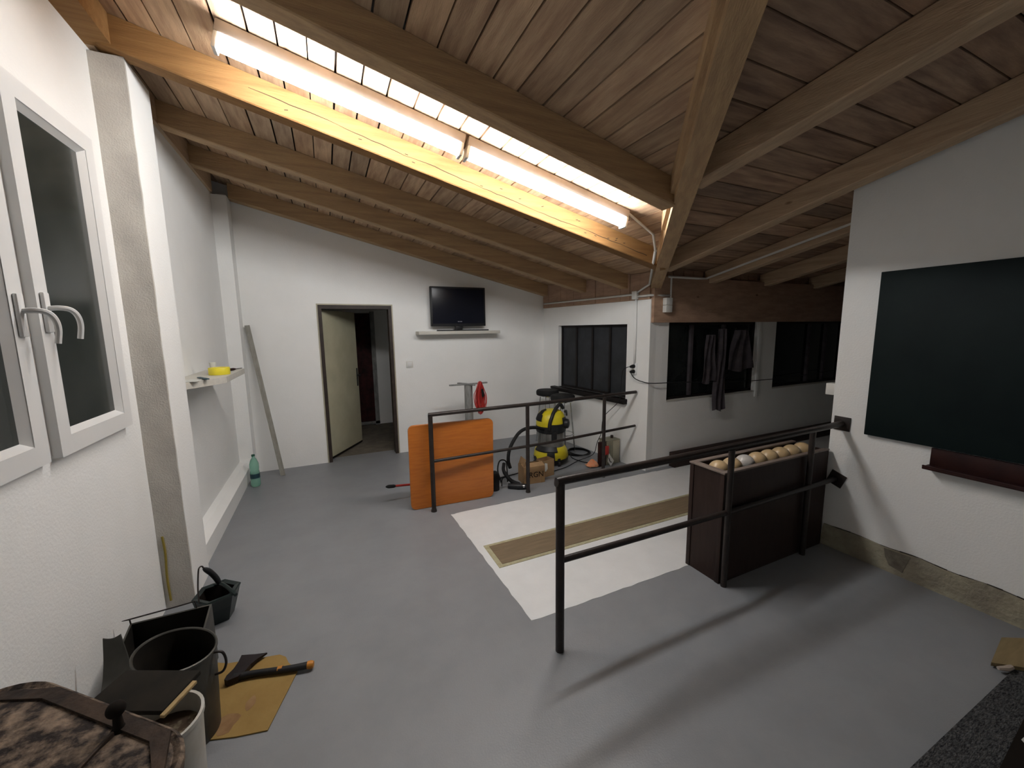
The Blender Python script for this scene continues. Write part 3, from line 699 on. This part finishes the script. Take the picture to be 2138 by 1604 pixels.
# ------------------------------------------------------------------ stools
def stool(x, y, label, seatmat='rubber'):
    t = thing('bar_stool', (x, y, 0), label, 'stool', 'round black stools behind the vacuum cleaner')
    b = MB(); b.lathe([(.0, .70), (.15, .70), (.160, .708), (.164, .73), (.162, .758), (.15, .774), (.0, .778)], (x, y), 36); fin('seat', b, seatmat, t)
    b = MB(); b.lathe([(.10, .684), (.125, .684), (.125, .701), (.10, .701)], (x, y), 28); fin('seat_ring', b, 'chrome', t)
    for k in range(4):
        an = PI/4+k*PI/2; b = MB()
        b.tube(smooth([(x+.10*math.cos(an), y+.10*math.sin(an), .708), (x+.115*math.cos(an), y+.115*math.sin(an), .6), (x+.17*math.cos(an), y+.17*math.sin(an), .02)]), .010, 10)
        b.lathe([(.015, .0), (.015, .025)], (x+.17*math.cos(an), y+.17*math.sin(an)), 10); fin('leg', b, 'chrome', t)
    b = MB(); b.tube([(x+.15*math.cos(2*PI*j/24), y+.15*math.sin(2*PI*j/24), .25) for j in range(24)], .007, 8, closed=True); fin('footrest', b, 'chrome', t)
stool(2.85, 4.96, 'round black stool farther back, under the left end of the side window')
stool(2.80, 4.47, 'round black stool directly behind the yellow vacuum cleaner')

# ------------------------------------------------------------------ vacuum cleaner
vx, vy = 2.45, 4.18
t = thing('vacuum_cleaner', (vx, vy, 0), 'yellow and black wet and dry vacuum cleaner with grey tank', 'vacuum cleaner')
b = MB(); b.lathe([(.13, .055), (.205, .06), (.215, .10), (.20, .17), (.172, .215), (.168, .22)], (vx, vy), 36); fin('base_bumper', b, 'yellow', t)
b = MB(); b.lathe([(.12, .045), (.213, .045), (.218, .075), (.12, .075)], (vx, vy), 36); fin('chassis', b, 'black', t)
b = MB()
FA = math.atan2(-vy, -vx)   # towards the camera
b.lathe([(.219, .05), (.222, .10), (.208, .172), (.178, .218), (.17, .23)], (vx, vy), 6, a0=FA-.22, a1=FA+.22, cap=False)
b.lathe([(.17, .215), (.206, .172), (.209, .185), (.175, .235)], (vx, vy), 10, a0=FA-1.15, a1=FA+.4, cap=False)
fin('tow_hook', b, 'black', t)
for k in range(4):
    an = FA+PI/4+k*PI/2-.3; c0 = (vx+.205*math.cos(an), vy+.205*math.sin(an))
    b = MB(); b.X = Matrix.Translation((c0[0], c0[1], .033)) @ Matrix.Rotation(an, 4, 'Z') @ Matrix.Rotation(PI/2, 4, 'X')
    b.lathe([(.0, -.014), (.03, -.014), (.033, -.008), (.033, .008), (.03, .014), (0, .014)], (0, 0), 20); b.X = Matrix()
    b.lathe([(.018, .05), (.022, .085), (.018, .10)], c0, 12); fin('castor', b, 'black', t)
b = MB(); b.lathe([(.165, .20), (.165, .43)], (vx, vy), 40)
for k in range(5):
    an = FA-1.1+k*.17; b.tube([(vx+.166*math.cos(an), vy+.166*math.sin(an), .25), (vx+.166*math.cos(an), vy+.166*math.sin(an), .42)], .007, 8)
fin('tank', b, 'tank', t)
b = MB(); b.lathe([(.167, .39), (.182, .40), (.188, .44), (.186, .475), (.17, .48)], (vx, vy), 40); b.bbox(vx-.085, vx-.03, vy-.20, vy-.15, .30, .42, .01); fin('collar', b, 'black', t)
b = MB(); b.lathe([(.183, .475), (.186, .50), (.176, .57), (.150, .625), (.11, .655), (.06, .668), (0, .67)], (vx, vy), 40, sx=1.0, sy=.98); fin('motor_head', b, 'yellow', t)
b = MB()
def dome(an, zz, r): return (vx+r*math.cos(an), vy+r*math.sin(an), zz)
b.lathe([(.181, .555), (.16, .618), (.118, .658), (.07, .675)], (vx, vy), 8, a0=FA-1.35, a1=FA-.75, cap=False)
b.lathe([(.184, .54), (.186, .555), (.16, .618)], (vx, vy), 10, a0=FA-1.5, a1=FA-.65, cap=False)
fin('vent_cap', b, 'rubber', t)
b = MB(); a_ = FA+.02
b.tube(smooth([dome(a_-.12, .45, .19), dome(a_-.08, .53, .187), dome(a_+.05, .60, .165), dome(a_+.3, .66, .12), dome(a_+1.0, .72, .10), dome(a_+1.3, .73, .12), dome(a_+1.5, .68, .15)], 5), .022, 10)
fin('handle', b, 'black', t)
b = MB(); b.lathe([(.187, .475), (.191, .49), (.188, .54), (.178, .585)], (vx, vy), 10, a0=FA+.85, a1=FA+1.5, cap=False)
b.X = Matrix.Translation((vx+.185*math.cos(FA+1.3), vy+.185*math.sin(FA+1.3), .50)) @ Matrix.Rotation(FA+1.3, 4, 'Z') @ Matrix.Rotation(PI/2, 4, 'Y')
b.lathe([(0, -.03), (.055, -.03), (.062, .0), (.055, .035), (.03, .045), (0, .045)], (0, 0), 24); b.X = Matrix(); fin('blower_port', b, 'black', t)
b = MB(); b.tube(smooth([dome(FA+1.25, .60, .20), dome(FA+1.3, .66, .19), dome(FA+1.3, .64, .17)]), .012, 8); fin('power_switch', b, 'black', t)
b = MB(); b.lathe([(.187, .476), (.189, .49), (.188, .51)], (vx, vy), 22, a0=FA-.2, a1=FA+1.6, cap=False); fin('latch_band', b, 'black', t)
def ribbed(b, pts, r, n=12):
    P = []; R2 = []
    for i, p in enumerate(pts): P.append(p); R2.append(r*(1.0 if i % 2 else .86))
    b.tube(P, R2, n)
b = MB(); ribbed(b, smooth([(2.29, 4.08, .45), (2.18, 4.05, .495), (2.03, 4.0, .515), (1.92, 3.97, .49), (1.83, 3.935, .42), (1.76, 3.91, .32), (1.735, 3.89, .21), (1.755, 3.885, .12)], 12), .021)
fin('hose', b, 'rubber', t)
# cable loops coiled behind/right of the vacuum
b = MB()
for k in range(4):
    b.tube([(2.93+(.16-.01*k)*math.cos(2*PI*j/26), 4.32+(.13+.012*k)*math.sin(2*PI*j/26)-.02*k, .006+.011*k) for j in range(26)], .006, 6, closed=True)
b.tube(smooth([(2.77, 4.32, .03), (2.66, 4.25, .2), (2.64, 4.2, .4), (2.63, 4.13, .48)]), .005, 6)
b.tube(smooth([(2.79, 4.27, .03), (2.75, 4.15, .006), (2.78, 3.98, .006), (2.86, 3.86, .006)]), .006, 6)
tag(fin('power_cord', b, 'rubber'), 'grey power cord coiled on the floor behind the vacuum cleaner', 'cord')

# crevice tools and floor nozzle in front of the hose
t = thing('vacuum_nozzle', (1.68, 3.62, 0), 'dark vacuum tube and floor nozzle lying beside the cardboard box', 'vacuum tool')
b = MB(); b.tube(smooth([(1.66, 3.84, .20), (1.62, 3.75, .15), (1.66, 3.66, .07), (1.73, 3.60, .035)]), [.018]*7+[.021]*6+[.024]*6, 10); fin('tube', b, 'rubber', t)
b = MB(); b.tube([(1.62, 3.64, .028), (1.71, 3.575, .026), (1.80, 3.53, .026)], [.027, .034, .026], 12); fin('nozzle', b, 'black', t)
b = MB(); b.tube([(1.745, 3.552, .028), (1.765, 3.545, .028)], .026, 12); fin('metal_collar', b, 'chrome', t)
b = MB(); b.tube(smooth([(1.60, 3.78, .02), (1.57, 3.80, .15), (1.62, 3.86, .23), (1.70, 3.88, .21), (1.68, 3.80, .12), (1.64, 3.70, .05)]), .008, 8); fin('strap', b, 'rubber', t)
b = MB(); b.tube(smooth([(1.45, 3.86, .007), (1.6, 3.93, .007), (1.9, 3.98, .007), (2.1, 4.1, .007)]), .006, 6)
b.tube(smooth([(1.48, 3.74, .007), (1.56, 3.82, .007), (1.68, 3.94, .007), (1.76, 3.93, .007), (1.66, 3.88, .02), (1.58, 3.72, .007)]), .006, 6)
tag(fin('black_cable', b, 'rubber'), 'loose black cable on the floor between the orange panel and cardboard box', 'cable')
t = thing('spray_can', (1.475, 3.66, 0), 'short black cylinder standing at the right edge of the orange panel', 'canister')
b = MB(); b.lathe([(0, 0), (.048, 0), (.05, .006), (.05, .165), (.044, .185), (.02, .2), (0, .2)], (1.478, 3.67), 24); fin('can_body', b, 'rubber', t)

# ------------------------------------------------------------------ cardboard box and small boxes
def cbox(b, x0, x1, y0, y1, h, t_=.004):
    b.box(x0, x1, y0, y0+t_, 0, h); b.box(x0, x1, y1-t_, y1, 0, h); b.box(x0, x0+t_, y0+t_, y1-t_, 0, h); b.box(x1-t_, x1, y0+t_, y1-t_, 0, h); b.box(x0, x1, y0, y1, 0, t_)
BX = Matrix.Translation((1.805, 3.645, 0)) @ Matrix.Rotation(math.radians(-5), 4, 'Z')
t = thing('cardboard_box', (1.93, 3.72, 0), 'open brown cardboard box printed with black letters in front of the vacuum', 'box')
b = MB(); b.X = BX; cbox(b, 0, .245, 0, .17, .185); fin('box_body', b, 'card', t)
for ang, side in ((.35, 'f'), (.1, 'b'), (.5, 'l')):
    b = MB()
    if side == 'f': b.X = BX @ Matrix.Translation((0, .0, .185)) @ Matrix.Rotation(.25, 4, 'X'); b.box(0, .245, -.0, .085, 0, .003)
    if side == 'b': b.X = BX @ Matrix.Translation((0, .17, .185)) @ Matrix.Rotation(-.35, 4, 'X'); b.box(0, .245, -.09, 0, 0, .003)
    if side == 'l': b.X = BX @ Matrix.Translation((0, 0, .186)) @ Matrix.Rotation(1.9, 4, 'Y'); b.box(-.09, 0, .01, .16, 0, .003)
    fin('flap', b, 'card', t)
def text(body, size, matx, mt, parent, name='lettering', sx=1.0):
    cu = bpy.data.curves.new(name, 'FONT'); cu.body = body; cu.size = size; cu.extrude = .0006; cu.align_x = 'CENTER'
    o = bpy.data.objects.new(name, cu); C.objects.link(o)
    dg = bpy.context.evaluated_depsgraph_get(); me = bpy.data.meshes.new_from_object(o.evaluated_get(dg))
    C.objects.unlink(o); bpy.data.objects.remove(o)
    me.materials.clear(); me.materials.append(M[mt])
    me.transform(matx @ Matrix.Diagonal((sx, 1, 1, 1)))
    me.transform(Matrix.Translation(-WL[parent]))
    q = bpy.data.objects.new(name, me); C.objects.link(q); q.parent = parent; WL[q] = WL[parent]
    return q
text('RGN', .085, BX @ Matrix.Translation((.145, -.001, .07)) @ Matrix.Rotation(PI/2, 4, 'X'), 'ink', t, 'lettering', .95)
b = MB(); b.X = BX; b.box(.20, .24, -.0015, -.0002, .0, .075); fin('tape_patch', b, 'cardin', t)
t = thing('cardboard_box', (2.15, 3.78, 0), 'small opened cardboard carton right behind the lettered box', 'box')
b = MB(); b.X = Matrix.Translation((2.09, 3.73, 0)) @ Matrix.Rotation(.2, 4, 'Z'); cbox(b, 0, .16, 0, .12, .19); fin('box_body', b, 'card', t)
b = MB(); b.X = Matrix.Translation((2.09, 3.722, .05)) @ Matrix.Rotation(.2, 4, 'Z'); b.prism([(.005, .03), (.03, .02), (.055, .05), (.05, .11), (.015, .12)], -.004, .0, 'y'); fin('paper_scrap', b, 'paper', t)

# ------------------------------------------------------------------ canister, board, rag, leaflet
t = thing('metal_canister', (3.09, 3.83, 0), 'square beige metal canister standing against the side wall', 'canister')
b = MB(); b.X = Matrix.Translation((3.075, 3.83, 0)) @ Matrix.Rotation(.08, 4, 'Z'); b.bbox(-.10, .10, -.075, .075, .001, .30, .006)
fin('can_body', b, 'tin', t)
b = MB(); b.X = Matrix.Translation((3.075, 3.83, 0)) @ Matrix.Rotation(.08, 4, 'Z'); b.bbox(-.103, .103, -.078, .078, .29, .302, .003)
b.bbox(-.025, -.015, -.081, -.075, .02, .29, .002)
b.box(-.101, -.03, -.0765, -.0745, .01, .285); fin('seam', b, 'tindark', t)
b = MB(); b.lathe([(.018, .30), (.018, .335), (0, .336)], (3.12, 3.84), 14); fin('cap', b, 'doorframe', t)
t = thing('red_gadget', (2.94, 3.72, 0), 'dark box with red front beside the beige canister, behind the rail post', 'box')
b = MB(); b.X = Matrix.Translation((2.91, 3.76, 0)) @ Matrix.Rotation(.1, 4, 'Z'); b.bbox(-.05, .05, -.02, .02, .001, .30, .004); fin('casing', b, 'tray', t)
b = MB(); b.X = Matrix.Translation((2.955, 3.73, .19)); b.bbox(-.03, .03, -.015, .012, -.05, .06, .01); fin('red_front', b, 'red', t)
t = thing('leaflet', (2.98, 3.66, 0), 'white leaflet with a black mark propped against the canister foot', 'leaflet')
b = MB(); b.X = Matrix.Translation((2.985, 3.68, .01)) @ Matrix.Rotation(-.25, 4, 'X'); b.prism([(0, 0), (.055, .055), (.0, .15), (-.035, .06)], 0, .004, 'y'); fin('sheet', b, 'paper', t)
b = MB(); b.X = Matrix.Translation((2.985, 3.678, .01)) @ Matrix.Rotation(-.25, 4, 'X'); b.tube([(-.014, -.001, .10), (-.004, -.001, .055), (.018, -.001, .045)], .004, 6); fin('mark', b, 'ink', t)
b = MB(); random.seed(3)
def rg(u, v): return (2.73+u*.15+.01*math.sin(v*9), 3.74+v*.12+.01*math.sin(u*8), .012+.055*math.sin(PI*u)*math.sin(PI*v)*(1+.5*math.sin(u*17+v*11)))
b.grid(rg, 14, 12, .003); tag(fin('crumpled_bag', b, 'rag'), 'crumpled orange plastic bag on the floor left of the canister', 'bag')
t = thing('broom_pole', (.7, 3.8, 0), 'red pole with black grip sticking out left of the orange panel', 'pole')
b = MB(); b.tube([(.47, 3.80, .175), (.9, 3.83, .13), (1.6, 3.86, .03)], .011, 10); fin('shaft', b, 'red', t)
b = MB(); b.tube([(.415, 3.795, .182), (.43, 3.796, .18), (.445, 3.798, .178), (.49, 3.80, .173), (.505, 3.801, .171)], [.006, .014, .017, .016, .011], 10); fin('grip', b, 'rubber', t)

# ------------------------------------------------------------------ ball return box and balls
t = thing('ball_box', (2.75, 1.745, 0), 'tall dark brown wooden ball trough with a row of balls on top', 'ball return')
bx0, bx1, by0, by1, bh = 2.185, 3.305, 1.605, 1.865, .735
b = MB(); b.box(bx0+.018, bx1, by0, by0+.02, 0, bh); b.box(bx0+.018, bx1, by1-.02, by1, 0, bh); b.box(bx1-.02, bx1, by0+.02, by1-.02, 0, bh); b.box(bx0+.02, bx1, by0+.02, by1-.02, .60, .62)
fin('box_sides', b, 'ballbox', t)
b = MB(); b.box(bx0+.006, bx0+.02, by0+.03, by1-.03, 0, bh); fin('end_panel', b, 'ballbox', t)
b = MB(); b.bbox(bx0, bx0+.018, by0, by0+.03, 0, bh, .002); b.bbox(bx0, bx0+.018, by1-.03, by1, 0, bh, .002); fin('corner_strips', b, 'ballbox', t)
b = MB(); b.bbox(bx0-.004, bx1, by0-.004, by0+.03, bh, bh+.012, .002); b.bbox(bx0-.004, bx1, by1-.03, by1+.004, bh, bh+.012, .002); b.bbox(bx0-.004, bx0+.045, by0+.03, by1-.03, bh, bh+.012, .002)
fin('top_rim', b, 'boxtop', t)
names = ['yellow cream bowling ball nearest the trough end', 'cream bowling ball, second from the near end', 'whitish bowling ball, third from the near end',
         'cream bowling ball, fourth from the near end', 'pale bowling ball, fifth in the trough', 'pale bowling ball, sixth in the trough', 'dim bowling ball, seventh in the trough', 'dim bowling ball nearest the right wall']
for i, nmz in enumerate(names):
    x = 2.30+i*.130; b = MB(); r = .064; z0 = .7085
    b.lathe([(r*math.sin(PI*k/16), z0-r*math.cos(PI*k/16)) for k in range(17)], (x, 1.735), 28)
    o = fin('bowling_ball', b, 'ballw' if i == 2 else 'ball'); tag(o, nmz, 'ball', 'bowling balls in the wooden trough')
b = MB(); b.bbox(3.62, 8.6, 3.31, 3.398, 0, .175, .006)
tag(fin('gutter_beam', b, 'ballbox'), 'long low dark timber along the foot of the bowling wing wall', 'timber')

# ------------------------------------------------------------------ chalkboard
b = MB(); b.bbox(3.295, 3.328, -.6, 1.405, .905, 1.985, .003); tag(fin('chalkboard', b, 'chalk'), 'large dark green chalkboard mounted on the right wall', 'chalkboard')
t = thing('chalk_tray', (3.3, .4, .78), 'dark red wooden chalk ledge just below the chalkboard', 'ledge')
b = MB(); b.bbox(3.312, 3.329, -.4, 1.07, .785, .897, .002); fin('back_board', b, 'tray', t)
b = MB(); b.bbox(3.245, 3.329, -.4, 1.08, .772, .788, .003); b.bbox(3.245, 3.255, -.4, 1.08, .785, .797, .002); fin('ledge', b, 'tray', t)

# hanging clothes in the far window
t = thing('hanging_cloth', (4.4, 3.37, .6), 'greyish cloth hanging down in front of the bowling wing window', 'cloth')
def cl(x0, x1, z0, z1, ph, wt=1.0):
    def f(u, v):
        z = z1+(z0-z1)*v
        return (x0+(x1-x0)*(.5+(u-.5)*(.45+.55*v*wt))+.015*math.sin(v*6+ph), 3.345+.022*math.sin(u*14+ph+v*3), z+.02*math.sin(u*7+ph)*v)
    return f
b = MB(); b.grid(cl(4.22, 4.50, .62, 1.62, 0, .5), 14, 16, .004); fin('long_sleeve', b, 'cloth', t)
b = MB(); b.grid(cl(4.45, 4.95, 1.1, 1.60, 1.5), 14, 10, .004); fin('body_cloth', b, 'cloth', t)
b = MB(); b.grid(cl(4.02, 4.28, .98, 1.55, 2.5), 10, 10, .004); fin('left_sleeve', b, 'cloth', t)

# ------------------------------------------------------------------ bottom left corner
# oblong metal bin with rusty lid
u = Vector((.75, -.661, 0)); v = Vector((-.661, -.75, 0)); cen = Vector((-.663, 1.086, 0))
BM_ = Matrix(((u.x, -v.x, 0, cen.x), (u.y, -v.y, 0, cen.y), (0, 0, 1, 0), (0, 0, 0, 1)))   # local x along u, y towards the far edge
def rrect(hw, hh, r, k=8):
    out = []
    for cx_, cy_, a0 in ((hw-r, hh-r, 0), (-hw+r, hh-r, PI/2), (-hw+r, -hh+r, PI), (hw-r, -hh+r, 1.5*PI)):
        for i in range(k+1): an = a0+i*PI/2/k; out.append((cx_+r*math.cos(an), cy_+r*math.sin(an)))
    return out
def loft(b, secs, cap0=True, cap1=True):
    rings = [[b._v((x, y, z)) for x, y in p] for p, z in secs]
    for A, B in zip(rings, rings[1:]):
        m = len(A)
        for j in range(m): b._f([A[j], A[(j+1) % m], B[(j+1) % m], B[j]], True)
    if cap0: b._f(rings[0][::-1])
    if cap1: b._f(rings[-1])
LZ = .74
t = thing('ash_bin', tuple(cen), 'oblong dark metal bin in the bottom left corner covered by a rusty lid', 'bin')
b = MB(); b.X = BM_; loft(b, [(rrect(.305, .125, .11), .0), (rrect(.33, .145, .12), LZ-.03), (rrect(.335, .15, .12), LZ-.005)]); fin('bin_body', b, 'rustd', t)
b = MB(); b.X = BM_
loft(b, [(rrect(.353, .168, .135), LZ-.02), (rrect(.355, .170, .137), LZ+.004), (rrect(.348, .163, .13), LZ+.010), (rrect(.336, .151, .12), LZ+.004), (rrect(.31, .13, .11), LZ+.012), (rrect(.22, .08, .07), LZ+.020)])
ld = fin('lid', b, 'rust', t)
b = MB(); b.X = BM_; b.X = BM_ @ Matrix.Translation((.155, .02, 0)) @ Matrix.Rotation(.35, 4, 'Z'); b.bbox(-.004, .004, -.16, .10, LZ+.008, LZ+.026, .002); b.X = BM_; b.prism([(-.33, .09), (-.16, .158), (.24, .155), (.325, .085), (.31, .075), (.22, .125), (-.16, .125), (-.31, .075)], LZ+.010, LZ+.020)
fin('lid_seam', b, 'rustd', ld)
kp = BM_ @ Vector((.115, .128, LZ))
b = MB(); b.lathe([(.022, LZ+.006), (.010, LZ+.022), (.008, LZ+.05)], (kp.x, kp.y), 16)
b.lathe([(.018*math.sin(PI*k/12), LZ+.066-.018*math.cos(PI*k/12)) for k in range(13)], (kp.x, kp.y), 24); fin('knob', b, 'ink', ld)
# white pail
pc = (-.585, 1.53)
t = thing('white_pail', (pc[0], pc[1], 0), 'dirty white plastic pail half hidden behind the rusty lid', 'pail')
b = MB(); b.lathe([(.0, 0), (.095, 0), (.098, .01), (.115, .37), (.12, .375), (.12, .39), (.111, .39), (.094, .02), (0, .015)], pc, 36, cap=False); fin('pail_body', b, 'pail', t)
b = MB(); b.lathe([(0, .32), (.1065, .32)], pc, 30, cap=False); fin('contents', b, 'pailin', t)
# round galvanised ash can
ac = (-.632, 1.875)
t = thing('galvanised_bucket', (ac[0], ac[1], 0), 'round dull galvanised bucket with dark inside, side handle ring', 'bucket')
b = MB(); b.lathe([(0, 0), (.108, 0), (.112, .01), (.128, .385), (.133, .39), (.133, .398), (.128, .40), (.124, .395)], ac, 44, cap=False)
for q_ in b.bm.verts: q_.co.z -= .22*(q_.co.x-ac[0])*(q_.co.z/.4)
fin('bucket_wall', b, 'galv', t)
b = MB(); b.lathe([(0, .02), (.108, .02), (.125, .397)], ac, 44, cap=False)
for q_ in b.bm.verts: q_.co.z -= .22*(q_.co.x-ac[0])*(q_.co.z/.4)
fin('bucket_inside', b, 'nearblack', t)
b = MB(); hd = Vector((.86, -.2, 0)).normalized(); hc = Vector((ac[0], ac[1], 0))+hd*.126
b.tube(smooth([hc+Vector((0, 0, .36)), hc+hd*.035+Vector((0, 0, .355)), hc+hd*.045+Vector((0, 0, .31)), hc+hd*.03+Vector((0, 0, .27)), hc+Vector((0, 0, .26))]), .005, 8); fin('handle_ring', b, 'steel', t)
# rectangular coal hod behind it
t = thing('coal_hod', (-.75, 2.2, 0), 'rectangular dark metal coal hod with wire handle behind the round bucket', 'coal hod')
b = MB()
def hod(z, ins=0):
    k = z/.40
    x0, x1 = -.93+ins, -.615+ins*-1; yf, yb_ = 2.06-.02*k+ins, 2.31-ins
    return [(x0, yf), (x1, yf), (x1, yb_), (x0, yb_)]
zt_ = [.23, .24, .30, .30]
lo = [b._v((x, y, 0)) for x, y in hod(0)]; hi = [b._v((x, y, z)) for (x, y), z in zip(hod(.4), zt_)]
hi2 = [b._v((x, y, z-.001)) for (x, y), z in zip(hod(.4, .008), zt_)]
b._f(lo[::-1])
for j in range(4):
    k = (j+1) % 4; b._f([lo[j], lo[k], hi[k], hi[j]]); b._f([hi[j], hi[k], hi2[k], hi2[j]])
fin('hod_body', b, 'galv', t)
b = MB()
lo = [b._v((x, y, .01)) for x, y in hod(0, .009)]; hi = [b._v((x, y, z-.002)) for (x, y), z in zip(hod(.4, .0085), zt_)]
b._f(lo)
for j in range(4): k = (j+1) % 4; b._f([lo[j], hi[j], hi[k], lo[k]])
fin('hod_inside', b, 'nearblack', t)
b = MB(); b.tube([(-.925, 2.305, .29), (-.93, 2.31, .32), (-.955, 2.31, .322), (-.93, 2.31, .322), (-.75, 2.31, .33), (-.68, 2.31, .335), (-.675, 2.308, .29)], .0035, 8); fin('wire_handle', b, 'steel', t)
# curved sheet scoop against the wall
t = thing('bent_sheet', (-.88, 1.8, 0), 'bent sooty sheet metal chute leaning against the left wall', 'sheet metal')
def bs(u_, v_):
    prof = smooth([(-.972, .44), (-.965, .30), (-.94, .19), (-.90, .13), (-.86, .11)], 6)
    return None
b = MB()
prof = smooth([(0, 2.03, .43), (0, 2.005, .33), (0, 1.96, .25), (0, 1.86, .19)], 6)
L_ = len(prof)-1
def bs(u_, v_):
    i = v_*L_; k = min(int(i), L_-1); p = prof[k].lerp(prof[k+1], i-k)
    wd_ = .055+.07*v_; xx = -.905+u_*wd_
    return (xx+.0*v_, p.y, p.z-.01*math.sin(PI*u_))
b.grid(bs, 8, 18, .006); fin('sheet', b, 'galv', t)
# stack of scrap wood between the bucket and the lid
b = MB(); b.X = Matrix.Translation((-.66, 1.655, .403)) @ Matrix.Rotation(-.45, 4, 'Z'); b.bbox(-.15, .13, -.07, .09, 0, .018, .004)
tag(fin('scrap_board', b, 'nearblack'), 'dark brown board lying across the white pail beside the rusty lid', 'board')
b = MB(); b.X = Matrix.Translation((-.535, 1.56, .422)) @ Matrix.Rotation(1.1, 4, 'Z'); b.bbox(-.065, .065, -.008, .008, 0, .011, .002)
tag(fin('wood_lath', b, 'lath'), 'short pale yellow wood lath lying on the pail rim', 'wood lath')
# dark green coal scuttle leaning at the pilaster
t = thing('coal_scuttle', (-.68, 2.66, 0), 'small dark green enamel coal scuttle with thick handle beside the left pilaster', 'coal scuttle')
def hexring(cx, cy, r, z, rot=.35): return [(cx+r*math.cos(rot+PI/3*k), cy+r*math.sin(rot+PI/3*k), z) for k in range(6)]
def hexloft(b, rs, bottom=True):
    rings = [[b._v(p) for p in r] for r in rs]
    for A, B in zip(rings, rings[1:]):
        for j in range(6): b._f([A[j], A[(j+1) % 6], B[(j+1) % 6], B[j]])
    if bottom: b._f(rings[0][::-1])
sc_ = (-.672, 2.635)
b = MB(); hexloft(b, [hexring(-.682, 2.66, .075, .002), hexring(-.678, 2.65, .10, .10), hexring(*sc_, .112, .165), hexring(*sc_, .118, .175), hexring(*sc_, .112, .183), hexring(*sc_, .085, .176)])
fin('scuttle_body', b, 'scuttle', t)
b = MB(); hexloft(b, [hexring(-.68, 2.655, .06, .02), hexring(*sc_, .0855, .177)]); fin('scuttle_inside', b, 'ink', t)
b = MB(); b.tube(smooth([(-.70, 2.725, .175), (-.66, 2.68, .195), (-.615, 2.62, .195), (-.565, 2.55, .178)], 4), .010, 8); fin('cross_bar', b, 'scuttle', t)
b = MB(); b.tube(smooth([(-.665, 2.685, .19), (-.68, 2.68, .24), (-.70, 2.665, .29), (-.722, 2.65, .325)], 4), [.010, .012, .014, .015, .015, .015, .015, .015, .015, .015, .014, .012, .008], 10); fin('handle', b, 'black', t)
b = MB(); b.tube(smooth([(-.735, 2.55, .18), (-.742, 2.59, .25), (-.742, 2.63, .325), (-.738, 2.645, .34), (-.728, 2.65, .34), (-.722, 2.65, .325)], 4), .004, 8); fin('wire_bail', b, 'steel', t)
# cardboard sheet and axe
b = MB(); b.prism([(-.62, 2.27), (-.56, 2.235), (-.33, 2.185), (-.30, 2.155), (-.285, 2.11), (-.24, 2.03), (-.335, 1.755), (-.45, 1.78), (-.60, 1.83)], .001, .006)
t = fin('cardboard_sheet', b, 'cardy'); tag(t, 'flat torn piece of yellowish cardboard on the floor under the axe', 'cardboard')
b = MB(); b.prism([(-.50+.045*math.cos(a9)*(1+.3*math.sin(3*a9)), 1.86+.05*math.sin(a9)) for a9 in [2*PI*k/16 for k in range(16)]], .0055, .0066)
b.prism([(-.42+.02*math.cos(a9), 1.93+.035*math.sin(a9)*(1+.3*math.sin(2*a9))) for a9 in [2*PI*k/12 for k in range(12)]], .0055, .0066); fin('stain', b, 'cardin', t)
t = thing('axe', (-.35, 2.1, .007), 'axe with black handle and orange end lying on the cardboard', 'axe')
h0, h1 = Vector((-.512, 2.100, .024)), Vector((-.178, 2.022, .024))
hp = [h0.lerp(h1, k/9) for k in range(10)]
b = MB(); b.tube([p+Vector((0, .004*math.sin(k*.7), 0)) for k, p in enumerate(hp)][:10], [.016, .016, .015, .0145, .0145, .015, .015, .0155, .016, .0165], 12); hnd = fin('handle', b, 'black', t)
b = MB(); b.tube([h0.lerp(h1, .95), h0.lerp(h1, 1.0), h0.lerp(h1, 1.03)], [.0175, .019, .014], 12); fin('orange_end', b, 'axeor', hnd)
b = MB(); b.tube([h0.lerp(h1, .56), h0.lerp(h1, .62)], .0162, 12); fin('orange_band', b, 'axeor', hnd)
b = MB()
hed = [(-.545, 2.085), (-.530, 2.072), (-.49, 2.078), (-.462, 2.105), (-.448, 2.142), (-.425, 2.170), (-.385, 2.198), (-.44, 2.216), (-.502, 2.240), (-.508, 2.19), (-.52, 2.145), (-.54, 2.11)]
b.prism(hed, .014, .034)
for vtx in b.bm.verts:
    kk = max(0, min(1, (vtx.co.y-2.10)/.12)); vtx.co.z = .024+(vtx.co.z-.024)*(1.55-1.4*kk)
fin('axe_head', b, 'axe', t)

# ------------------------------------------------------------------ bottom right corner
b = MB(); b.box(1.60, 3.29, -1.2, .545, .001, .009); tag(fin('carpet', b, 'carpet'), 'grey looped carpet in the bottom right corner of the floor', 'carpet')
b = MB(); b.prism([(2.80, .60), (3.08, .64), (3.30, .52), (3.29, .40), (2.92, .50)], .010, .028)
tag(fin('plywood_offcut', b, 'ply'), 'pale plywood offcut on the floor at the carpet corner', 'board')
b = MB(); b.tube([(2.79, .575, .022), (2.82, .555, .024), (2.855, .55, .022)], [.008, .013, .011], 7); tag(fin('stone_chip', b, 'stone'), 'small pale stone lump at the carpet corner beside the plywood', 'stone')
t = thing('dark_mat', (2.6, .1, .01), 'very dark flat sheet with a white patch in the bottom right corner', 'mat')
b = MB(); b.prism([(2.13, .40), (2.12, -.4), (3.1, -.4), (3.1, .42), (2.55, .435)], .0095, .016); fin('sheet', b, 'ink', t)
b = MB(); b.prism([(2.345, .365), (2.38, .405), (2.52, .40), (2.50, .34)], .0165, .019); fin('white_patch', b, 'paper', t)
